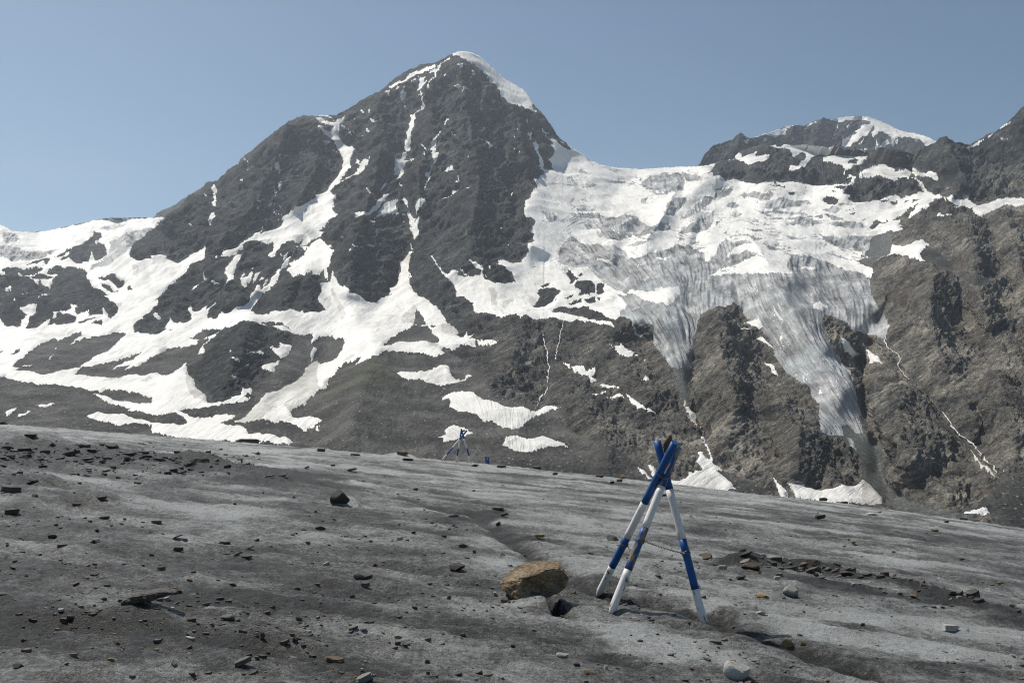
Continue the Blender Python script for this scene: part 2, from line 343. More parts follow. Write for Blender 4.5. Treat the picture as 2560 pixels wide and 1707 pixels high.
(DIRTY, 'K', "1700,370 1770,270 1850,265 1900,300 2030,250 2060,270 2150,225 2230,200 2352,100 2352,150 2100,310 2060,380 2000,450 1960,540 1840,600 1760,680 1700,750 1560,790 1530,840 1530,890 1400,960 1300,970 1180,930 900,990 860,970 1000,900 1150,750 1220,660 1400,600 1480,550 1590,500 1680,420|300,280 320,420 390,490 400,560 450,650 540,735 400,700 330,620 290,500"),
(SNOW, 'K', "1180,930 1330,830 1450,780 1530,850 1560,920 1680,930 1760,905 1890,930 1860,990 1700,1085 1650,1040 1540,1000 1440,960 1340,980 1270,945|1810,1050 1910,990 1850,1040 1890,1060"),
# ---- summit pyramid
(SNOW, 'C', "1540,120 1600,115 1700,110 1800,110 1900,190 1980,250 2050,320 2150,400 2250,460 2440,560 2440,815 2300,740 2200,670 2120,590 2050,500 2000,450 1940,370 1870,300 1820,270 1740,240 1640,195 1560,175"),
(SNOW, 'E', "130,0 330,-60 430,20 520,80 600,160 640,230 605,285 620,340 660,370 610,360 540,320 450,290 350,230 260,150 200,60"),
(SNOW, 'C', "1540,195 1530,230 1440,290 1370,360 1360,410 1330,460 1300,515 1280,510 1290,480 1340,420 1340,370 1290,395 1300,360 1380,320 1420,290 1500,240|1290,540 1300,600 1260,670 1210,730 1215,790 1160,860 1120,900 1110,950 1120,1000 1090,1060 1060,1140 1060,1200 1030,1280 1000,1380 960,1450 940,1566 870,1566 890,1470 950,1400 1000,1300 990,1190 1010,1160 1020,1100 1060,990 1020,1020 1080,950 1060,900 1110,900 1160,830 1200,770 1200,720 1260,640 1280,560|800,540 860,505 960,480 1060,420 1200,350 1300,310 1420,275 1330,330 1250,380 1150,410 1080,450 980,500 860,565"),
(SNOW, 'C', "1040,490 1110,460 1180,430 1080,490|1100,585 1160,540 1190,450 1240,435 1210,490 1265,485 1220,540 1150,575|760,640 830,615 800,670|875,620 910,560 940,590|940,650 970,600 1005,610 1000,660 970,680 960,710 920,745 955,700|1165,670 1190,650 1175,595 1200,630 1235,635 1200,670|1625,335 1660,280 1710,290 1680,320 1650,345|1780,340 1820,360 1810,375|1760,430 1780,385 1835,380 1810,410|1560,535 1590,555 1670,515 1620,555 1560,575|1660,635 1700,570 1760,555 1720,590|1740,610 1780,580 1760,610|1780,490 1815,465 1800,490|1520,510 1575,485 1550,515|1455,440 1470,395 1500,410|1960,495 2015,530 1980,520|1985,590 2025,625 2000,615|575,860 600,815 610,850 590,885|590,930 620,935 665,980 620,990 600,960|495,870 535,880 510,890|395,930 455,975 430,985|250,1030 350,1050 290,1060|525,1090 590,1065 600,1090 560,1100|1460,1030 1475,960 1490,905 1510,920 1490,990|1480,830 1495,830 1490,880|1410,1095 1410,1130 1360,1190 1330,1280 1360,1310 1345,1350 1390,1355 1380,1400 1340,1470 1310,1400 1310,1330 1285,1290 1310,1200 1350,1160|1870,1035 1925,1050 1900,1055|1540,1115 1610,1120 1570,1130|1920,1190 1960,1240 2000,1245 1980,1280 1950,1290 1945,1240|2150,1455 2210,1500 2180,1500|980,760 1010,810 1000,805|1005,830 1030,870 1015,870|1445,1560 1550,1490 1575,1525 1500,1566|420,1480 430,1430 455,1435 440,1490|450,1566 480,1470 540,1430 600,1390 620,1410 540,1480 470,1566"),
(SNOW, 'C', "0,920 60,950 130,980 190,960 190,930 250,900 285,875 250,950 220,1010 210,1100 220,1180 320,1230 320,1280 370,1240 400,1280 350,1380 340,1420 365,1490 330,1566 250,1566 290,1450 260,1380 200,1280 150,1200 110,1150 -20,1065 -20,1040 120,1100 150,1040 -60,930|-60,890 100,890 180,940 130,920|25,1195 60,1190 100,1215 50,1220|130,1275 200,1325 150,1305|1060,1400 1150,1340 1090,1390 1010,1440 970,1490 960,1566 940,1566 960,1480 1000,1420 1050,1385"),
(SNOW, 'D', "230,280 300,225 340,235 420,170 460,120 480,70 440,80 415,70 440,20 450,60 500,40 540,0 620,0 540,70 480,130 440,180 340,240 270,290|400,725 440,680 415,660 450,620 500,625 590,590 640,540 660,490 640,440 670,470 730,440 740,405 800,410 770,460 720,510 660,590 590,640 540,645 450,690|640,670 720,620 660,630 700,580 750,520 870,500 915,505 880,540 890,610 930,670 880,645 740,660|560,735 600,700 640,695 640,720 620,750|700,370 720,310 770,270 780,290 740,330|555,350 585,385 570,380|880,0 960,0 1050,0 1000,40 970,90 980,150 940,220 920,290 900,280 910,170 880,140 880,60|935,300 980,330 960,335|985,430 1015,460 1050,500 1040,560 1050,610 1090,680 1120,680 1110,740 1160,650 1175,660 1150,770 1165,830 1170,880 1145,900 1125,985 1090,890 1035,790 1080,830 1060,760 1050,680 1020,630 1050,590 1010,540 990,490|1120,530 1160,480 1200,460 1210,490 1240,495 1200,550 1140,640 1130,600|1230,160 1290,135 1310,90 1290,170 1285,220 1240,330 1220,360 1220,310 1255,240 1230,190|1310,0 1370,0 1340,60|1445,155 1550,75 1575,120 1480,160|1590,310 1620,250 1640,215 1645,270|1430,480 1520,430 1560,370 1610,340 1580,380 1540,430 1490,460|1690,335 1750,305 1740,335|2150,45 2210,85 2180,85|515,1000 560,1005 625,1045 570,1050|1060,1050 1075,1000 1085,1030|1035,1090 1060,1070 1080,1075 1105,1070 1080,1170 1060,1180 1040,1130|925,1185 970,1215 1040,1140 1070,1150 1050,1250 1045,1330 1050,1460 1105,1580 800,1580 820,1520 880,1490 905,1480 920,1370 930,1290|1050,1330 1095,1390 1060,1370"),
(SNOW, 'D', "1305,1130 1350,1170 1385,1240 1440,1300 1530,1330 1530,1270 1620,1310 1610,1360 1680,1370 1740,1365 1790,1385 1890,1350 1895,1290 1840,1260 1740,1160 1800,1190 1910,1240 1905,1300 1920,1390 2040,1440 2060,1450 2180,1460 2260,1450 2400,1510 2400,1620 1600,1620 1590,1470 1540,1420 1490,1400 1440,1320 1380,1250|1615,1235 1660,1290 1730,1360 1690,1340|2090,1175 2180,1180 2250,1220 2400,1190 2400,1500 2300,1480 2280,1400 2250,1330 2150,1260|1970,1250 2010,1235 2000,1250|1940,1345 1980,1380 1950,1365"),
(SNOW, 'L', "0,280 60,280 120,330 150,220 170,150 180,220 260,320 270,280 320,330 350,380 460,450 540,490 640,500 720,450 830,410 810,390 820,345 880,340 900,300 920,230 920,150 940,80 930,10 980,40 1060,-30 1050,100 1045,200 1050,300 1110,390 1190,450 1240,440 1280,480 1310,530 1430,620 1460,690 1500,760 1540,800 1640,855 1590,880 1680,900 1720,860 1740,890 1800,885 1760,930 1850,920 1900,940 2000,930 2100,955 2040,985 1900,980 1800,990 1690,980 1640,990 1590,1040 1550,1065 1530,1040 1450,1040 1420,1080 1470,1100 1440,1140 1340,1160 1240,1120 1100,1100 880,1085 740,1070 640,1120 540,1170 400,1220 480,1130 540,1085 370,1130 250,1190 150,1180 220,1130 290,1060 300,1000 280,930 180,930 130,890 60,885 0,900 -100,880 -100,600 0,600 60,580 30,540 -20,480 -20,420 20,360 -20,300"),
(SNOW, 'L', "-20,1250 150,1180 250,1170 350,1120 240,1250 180,1310 130,1390 0,1500 -30,1480 -30,1300"),
(SCREE, 'L', "745,1000 830,920 950,850 1090,775 1160,770 1260,780 1330,870 1400,920 1400,960 1300,970 1240,935 1140,960 1050,955 940,960 850,1000 740,1030|1080,760 1130,580 1200,660 1260,760 1180,770|1290,770 1380,760 1330,820|1430,1050 1540,1050 1530,1075 1450,1090"),
(DIRTY, 'L', "940,700 1000,620 1110,520 1130,580 1080,740 960,760|1250,950 1400,980 1380,1040 1290,1020|1420,740 1520,760 1640,855 1560,900 1440,860|120,330 140,330 220,480 310,640 250,720 200,560"),
(SNOW, 'L', "1330,0 1380,60 1440,130 1530,160 1540,90 1620,130 1610,180 1680,190 1780,205 1880,190 1900,110 1750,0 1910,70 1905,140 1930,220 2040,270 2180,280 2260,285 2400,330 2400,680 2230,655 2130,680 2060,640 1950,610 1880,600 1800,600 1790,500 1720,460 1640,420 1590,330 1580,270 1500,215 1450,160 1380,80|2090,0 2180,10 2260,50 2400,20 2400,330 2290,300 2260,180 2150,100"),
# ---- icefall: snow first, then bare ice, then rock
(SNOW, 'E', "800,920 850,880 835,770 855,745 760,625 705,570 740,600 830,690 870,690 810,640 880,690 900,740 1000,800 1050,820 1050,730 1180,810 1300,890 1420,960 1500,980 1700,1010 1850,1015 2000,1015 2352,1000 2600,980 2600,1620 530,1620 520,1470 570,1440 600,1340 640,1280 690,1250 620,1150 750,1165 735,1090 860,1060 850,1000|600,740 630,720 670,770 655,830 690,920 740,1000 735,1060 790,1080 860,1075 760,1130 680,1010 690,980 640,870 625,830|560,610 600,610 590,695 575,680|730,540 770,560 815,605 760,590|530,430 600,480 670,555 580,475|265,985 330,1030 290,1015|400,810 490,870 420,830|35,725 80,765 120,770 70,820|390,650 440,705 415,690|500,450 550,485 515,475|950,700 990,730 960,720"),
(SNOW, 'F', "280,290 340,230 360,150 400,100 450,75 430,0 460,-60 2500,-60 2500,1700 -60,1700 -60,1240 0,1225 100,1220 210,1260 160,1160 80,1060 30,1000 -60,960 100,980 150,990 240,970 300,900 340,860 330,760 400,710 350,620 400,540 400,480 330,380"),
(SNOW, 'G', "-50,780 100,770 240,760 425,745 360,840 300,890 400,920 640,940 700,960 850,990 1000,985 1200,980 1280,1000 1400,1010 1500,1000 1600,1030 1660,990 1800,1015 1970,1000 1950,1060 1910,1110 2000,1130 1960,1170 2040,1210 2200,1215 2400,1180 2400,1700 -50,1700"),
(SNOW, 'P', "-100,100 700,-40 900,10 1100,40 1500,40 1900,70 2200,50 2140,170 2200,250 2352,270 2352,1100 2260,1080 1900,950 1500,1200 -100,1200"),
(ICE, 'E', "1860,1250 1980,1150 2150,1100 2400,1090 2400,1280 2200,1340 2000,1300|1880,1420 1970,1390 1960,1460 1890,1450|1130,1080 1180,1050 1320,1110 1190,1100|1010,1140 1100,1150 1090,1210 1020,1190|740,1220 860,1215 960,1235 1130,1225 1200,1240 1140,1275 1050,1270 950,1240|1180,1240 1360,1240 1330,1275 1190,1280|1190,820 1240,850 1330,950 1270,950|1510,1050 1600,1050 1700,1075 1580,1075"),
(ICE, 'F', "480,360 560,380 670,420 650,480 570,500|810,400 1050,400 1250,440 1230,470 1050,460 850,450|970,540 1060,500 1250,450 1380,450 1500,400 1600,440 1650,500 1770,540 1900,510 1990,510 2000,590 1800,620 1650,680 1500,640 1390,715 1220,700 1150,650 1190,600 1170,565 1020,580|1480,780 1720,735 1750,750 1620,800|880,340 1000,330 1110,355 1080,380 920,365|820,290 930,310 870,325"),
(ICE, 'G', "1050,1190 1200,1155 1470,1170 1540,1220 1400,1260 1250,1270 1010,1285 1000,1250|1030,1320 1150,1300 1460,1330 1470,1370 1300,1350|1220,1390 1400,1380 1560,1420 1700,1470 1560,1490 1350,1480 1240,1480 1350,1430|1550,1390 1680,1340 1920,1410 1800,1420|1720,1480 1850,1440 2150,1440 2240,1480 2100,1510 1850,1505|1730,1270 1800,1250 1920,1300 1830,1325|0,840 180,880 360,940 200,960 60,930|700,1110 900,1090 1100,1130 1000,1170 760,1165|1650,1545 2000,1530 1980,1560 1700,1566"),
(ICE, 'P', "30,380 80,290 200,220 300,210 310,250 220,360 150,440 80,400|180,660 330,530 530,430 640,360 630,480 600,570 430,640 280,650|210,480 350,350 530,210 640,210 550,310 420,420|620,120 750,100 850,120 780,200 700,250 640,250|780,300 860,250 930,320 880,350|830,420 900,390 960,420 900,460|890,620 1000,640 1080,670 1200,700 1150,720 1030,680|1430,660 1600,655 1720,690 1560,710|1850,630 2000,650 2100,640 2352,650 2352,740 2200,790 2100,790 2000,740|1170,760 1300,780 1480,830 1300,810|650,520 690,480 700,500 660,545|810,510 1000,490 900,515"),
(ICE, 'F', "670,960 690,850 720,760 830,680 980,730 1050,760 1320,760 1450,830 1500,910 1600,930 1720,900 1790,850 2000,800 2220,760 2270,820 2400,860 2400,1700 1420,1700 1400,1560 1500,1480 1440,1400 1380,1370 1500,1330 1400,1310 1250,1250 1150,1170 1030,1020 900,1030 820,1010 750,980"),
(ICE, 'P', "-50,850 200,780 330,760 380,820 440,860 490,930 550,960 650,890 700,770 760,690 830,740 960,710 1100,740 920,780 860,830 760,910 950,860 1020,830 1150,870 1050,940 830,1030 700,1050 460,1190 750,1140 1000,1130 1090,1115 1140,1105 1250,1110 1290,1160 1350,1120 1500,1130 1550,1100 1480,1010 1540,870 1700,900 1900,950 2050,1010 2150,1060 2260,1080 2420,1120 2420,1700 -50,1700"),
(SNOW, 'F', "1130,935 1290,940 1350,1000 1250,990|1500,1320 1560,1310 1800,1330 1900,1330 2090,1270 2120,1300 2110,1380 1990,1480 1880,1450 1700,1420|1830,930 1990,900 1930,960|1600,1040 1730,980 1720,1000"),
(SNOW, 'P', "-60,1330 60,1290 190,1270 230,1310 210,1370 90,1480 -60,1440|1770,1510 1800,1460 1880,1430 1960,1480 1930,1530 1820,1545|1640,990 1800,1030 1900,1090 1760,1050"),
(SNOW, 'S', "0,500 200,570 440,600 450,630 380,640 200,640 300,690 420,670 560,660 400,700 340,720 400,760 500,780 520,810 580,840 600,880 540,920 480,880 300,850 150,790 0,700"),
(ICE, 'S', "-20,380 130,400 280,430 380,400 570,410 600,600 480,670 440,600 200,570 -20,500|-20,620 200,640 330,720 150,650|0,720 100,780 250,840 400,850 500,900 540,940 540,1050 570,1280 620,1330 720,1410 760,1480 740,1576 610,1576 440,1556 300,1486 120,1376 -60,1296 -100,1200 -100,700"),
(WET, 'S', "480,660 570,420 700,370 790,340 800,520 790,600 740,660 640,690|380,730 450,680 640,680 580,760 530,810 450,760|545,950 580,960 580,1290 550,1240"),
(SNOW, 'S', "640,690 730,650 800,600 800,520 850,545 960,550 1150,500 1240,515 1190,560 1120,640 1200,705 1060,670 960,655 840,640 740,665"),
(SCREE, 'S', "1200,530 1300,560 1450,680 1500,780 1900,950 2000,1000 1800,1020 1500,860 1300,730 1200,700 1120,640"),
# ---- rock below the icefall
(ROCK, 'N', "-50,610 60,615 180,660 250,680 340,655 450,675 560,675 620,700 670,715 690,690 860,690 900,720 1000,745 1090,735 1140,710 1200,730 1300,705 1450,730 1570,770 1660,830 1780,860 1830,900 1950,945 2000,1050 2080,1150 2200,1290 2290,1400 2420,1560 2420,1700 1500,1700 900,1650 500,1480 300,1340 -50,1300"),
(ROCK, 'N', "1005,140 1040,105 1075,130 1090,180 1150,220 1150,245 1090,300 1045,300 1060,240|1145,180 1180,160 1215,185 1180,215|1100,310 1180,260 1290,250 1340,300 1345,350 1340,390 1280,430 1150,430 1180,370 1110,340|1370,300 1420,290 1470,310 1440,350 1460,400 1390,420 1330,400 1380,350|610,540 660,470 700,430 665,390 670,345 740,335 770,350 880,330 950,370 870,440 860,490 750,550 650,575|715,315 760,280 815,260 810,290 740,325|835,630 880,590 950,565 1050,570 1120,555 1160,580 1210,550 1300,590 1340,610 1420,605 1470,650 1540,660 1600,700 1660,780 1660,820 1600,770 1480,690 1360,690 1180,680 1100,680 1000,650|990,480 1040,430 1090,415 1080,445 1020,480|1030,530 1100,480 1200,470 1200,510 1100,530|1230,470 1340,450 1360,520 1300,530 1250,505|1360,460 1420,460 1390,510|1590,680 1620,650 1690,650 1760,690 1790,750 1800,820 1770,855 1680,810 1640,760|880,480 910,465 900,495"),
(DIRTY, 'N', "220,530 330,460 400,460 300,560|100,330 180,330 200,520 130,520|1780,700 1830,860 1950,935 1890,940 1790,860"),
(ICE, 'Q', "-60,-60 1100,-60 1000,60 900,160 880,280 720,300 560,330 460,390 430,480 430,600 380,700 370,900 380,1050 330,1200 250,1200 150,1050 0,850 -60,760"),
(WET, 'Q', "150,1040 230,1020 380,1050 330,1250 390,1350 330,1420 230,1400 180,1250"),
(ROCK, 'Q', "440,480 460,400 560,340 720,300 850,260 950,320 1010,430 1070,460 990,490 1060,560 1180,560 1230,650 1270,720 1330,790 1340,960 1450,1010 1560,1130 1600,1210 1760,1330 1880,1460 1910,1700 380,1700 380,1100 370,900 380,700 430,600"),
(ROCK, 'Q', "1940,360 1990,310 2100,390 2200,490 2250,590 2330,650 2352,800 2250,900 2150,940 2050,790 1960,650 1930,560 1905,480"),
(ICE, 'Q', "1100,-60 1050,60 1000,160 1080,260 1150,400 1130,500 1200,600 1270,690 1340,780 1350,900 1440,1000 1560,1130 1600,1200 1750,1250 1780,1380 1880,1450 1910,1620 2340,1620 2260,1400 2290,1300 2220,1100 2150,950 2050,800 1950,650 1930,560 1900,480 1930,350 1990,300 2100,380 2200,480 2250,580 2400,640 2400,-60"),
(ICE, 'T', "-60,-60 560,-60 620,60 740,230 760,300 740,400 700,450 620,440 610,400 540,400 440,380 380,340 300,310 250,270 120,200 -60,120|-60,380 30,430 140,590 230,720 300,850 330,950 370,1180 420,1370 470,1600 -60,1600"),
(SNOW, 'Q', "980,480 1060,490 1170,470 1200,560 1180,600 1100,560|1110,710 1200,690 1300,770 1340,810 1230,770|1220,955 1300,960 1390,1080 1320,1040|-60,110 60,110 200,95 230,180 90,300 -60,280|1780,340 1810,280 1880,260 1980,320 1930,360 1830,365"),
(DIRTY, 'Q', "2120,690 2200,720 2260,820 2330,880 2250,890 2140,810|430,300 430,390 330,360"),
(SNOW, 'T', "190,450 300,560 400,620 350,680 250,590|450,470 520,580 620,660 680,740 560,760 520,640|-60,1060 120,1260 230,1300 330,1450 340,1510 250,1440 200,1500 100,1430 -60,1230"),
(ICE, 'U', "-60,-60 370,-60 440,250 460,370 370,380 340,340 250,270 210,310 110,290 40,200 -60,100"),
(WET, 'U', "200,310 260,270 340,330 380,380 460,370 560,420 660,490 700,650 720,900 750,980 900,1100 1000,1190 1300,1230 1500,1300 1700,1310 1800,1420 1200,1420 700,1250 560,1050 450,960 440,700 350,600 250,520 220,400|370,-60 440,-60 480,120 520,300 480,330 440,200"),
(ICE, 'U', "265,420 330,440 360,560 370,620 300,560"),
(SNOW, 'U', "-100,1110 160,1070 200,1040 280,1060 400,1000 330,1080 290,1180 300,1260 -100,1260|1650,1312 1800,1290 1910,1272 1945,1335 1900,1350 1650,1325"),
(DIRTY, 'U', "300,1260 330,1080 450,950 560,1050 700,1190 640,1270|1870,830 1990,870 2010,900 1960,890|1740,600 1870,780 1990,880 1850,830 1790,720"),
(SCREE, 'U', "2600,850 2352,850 2100,830 2050,900 2060,1010 1960,1110 1850,1160 1800,1250 1700,1310 1950,1280 2000,1450 2600,1500|1250,180 1400,240 1600,410 1750,600 1700,610 1500,430 1350,330"),
(SNOW, 'U', "1650,1312 1800,1290 1910,1272 1945,1335 1900,1350 1650,1325"),
(SNOW, 'Rr', "-20,1200 140,1190 230,1190 330,1150 320,1110 380,1140 380,1100 470,1110 490,1090 450,1000 420,980 460,950 435,880 490,885 500,930 580,950 640,1020 700,1080 740,1140 830,1220 900,1300 750,1330 500,1330 -20,1300|1355,1200 1430,1260 1520,1420 1420,1420|1520,1250 1650,1265 1740,1310 1860,1345 2000,1330 2090,1290 2200,1280 2352,1240 2352,1500 1600,1440"),
(DIRTY, 'Rr', "270,240 340,340 410,420 440,560 500,620 460,610 430,540 300,440 340,430 300,350|640,1020 750,1070 680,1080"),
(SCREE, 'Rr', "650,1080 760,1070 870,1130 1000,1180 1200,1280 1240,1360 900,1340 830,1220 740,1140"),
# ---- patches on the lower rock and scree
(SNOW, 'L', "910,1335 950,1315 1060,1320 1130,1330 1150,1315 1240,1325 1320,1305 1320,1275 1390,1275 1400,1250 1450,1240 1510,1275 1520,1340 1580,1385 1700,1385 1710,1340 1740,1350 1800,1345 1720,1390 1600,1420 1450,1465 1300,1455 1180,1430 1080,1420 960,1400 930,1370"),
(SNOW, 'M', "1425,670 1500,640 1560,600 1650,590 1740,600 1810,620 1870,680 1930,710 2080,735 2150,790 2230,810 2400,800 2400,1020 2250,1045 2160,1020 2030,950 1900,945 1830,880 1700,830 1600,820 1510,760 1530,730 1500,690 1430,690|1375,1150 1480,1110 1470,1070 1500,1010 1570,995 1650,1020 1730,1040 1740,1070 1790,1095 1720,1110 1660,1150 1580,1190 1440,1210 1440,1170"),
(SNOW, 'O', "-20,480 150,480 200,510 240,550 320,570 400,575 490,565 560,600 580,640 660,640 720,600 760,575 900,575 960,575 860,610 740,650 600,690 540,740 480,790 380,805 280,800 160,740 120,690 -20,650|260,1020 300,910 360,880 430,885 490,910 540,925 620,925 720,890 800,910 820,930 900,960 1030,995 900,1020 740,1030 640,1070 550,1085 430,1085 340,1050|965,5 1010,10 1080,50 1230,75 1240,110 1350,90 1340,130 1320,160 1365,195 1370,230 1280,230 1300,190 1260,150 1170,130 1100,120 1090,80|1405,265 1480,290 1600,350 1630,380 1540,360 1430,320|1300,390 1400,378 1470,395 1440,415 1380,398|1480,430 1540,450 1640,430 1700,470 1690,490 1600,470 1530,480|1710,435 1800,480 1900,540 2050,610 2095,650 1950,580 1840,560 1780,520|1875,225 1950,208 1980,240|1450,172 1510,190 1480,192|1845,1255 1940,1340 2020,1400 1990,1410 1890,1340|1975,1270 2060,1310 2060,1400 2020,1370"),
(SNOW, 'N', "-30,940 120,930 220,955 140,985 -30,980|630,990 670,1000 700,1035 650,1015|1525,1010 1630,1045 1640,1020 1760,1110 1880,1150 1970,1215 1860,1150 1700,1135 1640,1110|1640,820 1780,860 1700,850"),
(DIRTY, 'O', "310,960 400,920 450,930 380,1000 320,1000"),
# ---- right-hand ridge
(SNOW, 'G', "1050,540 1100,535 1300,525 1500,520 1760,535 1800,535 1870,550 1850,620 1740,600 1640,610 1620,660 1560,670 1500,740 1390,840 1330,845 1270,820 1290,770 1380,780 1460,720 1490,690 1470,640 1400,625 1350,660 1290,620 1260,580 1180,560 1120,570 1090,545 980,580|1690,700 1800,690 1900,660 1890,600 2100,600 2240,620 2180,700 2000,810 1890,760 1740,750|645,700 610,600 680,620 740,660 700,690 800,650 910,605 870,660 960,660 1060,660 1000,720 890,740 790,760 720,740|555,720 640,705 590,722"),
(SNOW, 'H', "-20,1000 120,1010 290,990 270,1050 210,1100 300,1130 270,1160 330,1200 500,1215 700,1170 830,1155 900,1160 1100,1110 1170,1075 1150,1040 1080,970 950,930 850,940 750,940 640,890 550,890 410,900 430,860 510,810 590,800 680,750 690,710 720,710 740,790 860,850 990,850 1005,740 960,640 1040,650 1090,670 1070,780 1120,850 1240,880 1260,850 1320,860 1350,940 1290,940 1240,920 1100,910 1080,940 1150,1000 1220,1080 1300,1130 1380,1150 1450,1220 1350,1170 1290,1165 1230,1240 1240,1270 1150,1290 1070,1330 940,1390 1000,1340 1110,1240 1000,1290 830,1380 790,1400 890,1400 870,1460 940,1440 880,1500 930,1520 860,1560 790,1540 700,1566 580,1600 -20,1600"),
(SNOW, 'H', "1400,1150 1450,1180 1500,1140 1530,1180 1600,1190 1660,1180 1690,1150 1680,1190 1740,1250 1800,1260 1900,1230 2000,1180 2160,1130 2700,1080 2700,1250 2300,1250 2140,1235 2080,1250 1960,1320 1850,1405 1800,1380 1740,1310 1690,1290 1600,1280 1540,1250 1480,1210|1300,1360 1360,1325 1500,1330 1500,1365|1510,1265 1600,1285 1540,1285|1395,1020 1440,1010 1520,1055 1450,1040|1480,548 1520,555 1490,560|1630,550 1740,530 1880,490 1850,515 1670,570|2050,460 2200,470 2130,490|2065,345 2195,240 2160,310|1890,480 1980,400 1950,450|-20,550 60,560 70,545 80,555 30,610 150,600 230,600 540,620 480,690 450,730 350,780 270,820 230,810 190,770 40,760 -20,740|200,850 250,820 240,860|270,870 300,860 370,880 340,950 270,1000 290,960 340,900|940,572 1080,580 1060,590 960,585"),
(ICE, 'H', "-20,1290 100,1250 220,1300 100,1330|-20,1350 100,1350 240,1410 100,1415|20,1480 150,1440 420,1440 520,1480 400,1510 150,1505|100,1215 300,1215 400,1240 200,1240"),
(ROCK, 'H', "780,1190 870,1190 860,1230 790,1230|960,1180 1000,1190 940,1215|1040,1180 1130,1185 1030,1225|640,1200 770,1180 700,1220|530,1490 600,1410 720,1430 730,1400 750,1430 640,1455 570,1510|970,910 1030,880 1090,910 1070,955 1010,940|40,600 100,560 200,575 225,620 120,610|-20,650 60,650 110,680 -20,690|290,720 350,690 400,710 370,740 270,750|-20,1190 20,1150 60,1130 130,1140 170,1190 120,1230|440,1410 500,1390 480,1415|250,1310 340,1295 310,1310|300,1345 380,1335 340,1370"),
(ROCK, 'G', "1240,1100 1340,1090 1360,1110 1280,1125|1810,1040 1860,1010 1950,1020 1940,1050|1020,1020 1160,1000 1170,1030|1160,1040 1230,1020 1220,1040|1690,1195 1720,1150 1770,1130 1830,1140 1870,1190 1820,1230 1720,1220|1760,1090 1830,1075 1830,1100"),
]
FAR_PAINT = [
(SNOW, 'G', "800,440 900,420 1000,385 1100,340 1270,290 1330,285 1330,300 1250,330 1240,370 1250,400 1100,435 1000,410 860,455|1440,350 1590,240 1600,262 1560,290 1470,345|1760,215 1810,205 1860,235 1850,250 1800,235|715,495 780,490 760,525|965,455 1005,490 975,500|1295,455 1335,465 1310,478"),
(SNOW, 'H', "150,220 220,180 310,165 450,165 560,180 700,225 850,290 960,350 1050,355 1180,390 1340,465 1330,500 1240,520 1180,500 1120,460 1060,500 1050,470 950,440 880,440 800,500 700,560 600,580 620,540 720,480 820,440 760,420 720,390 650,360 600,400 570,430 550,390 600,320 550,310 500,400 400,480 290,560 220,540 200,430 230,470 330,390 460,300 470,250 390,240 350,240 200,260 160,270|800,510 880,450 860,490|110,350 180,290 140,350|230,325 300,270 270,310|300,300 420,255 380,280 320,305|350,560 430,510 480,480 440,520|400,600 480,560 500,570 430,610|600,480 660,470 640,520 600,520|80,385 110,430 90,410"),
(ROCK, 'H', "470,250 555,260 500,300 450,300|600,400 680,370 770,410 690,470 620,500"),
]
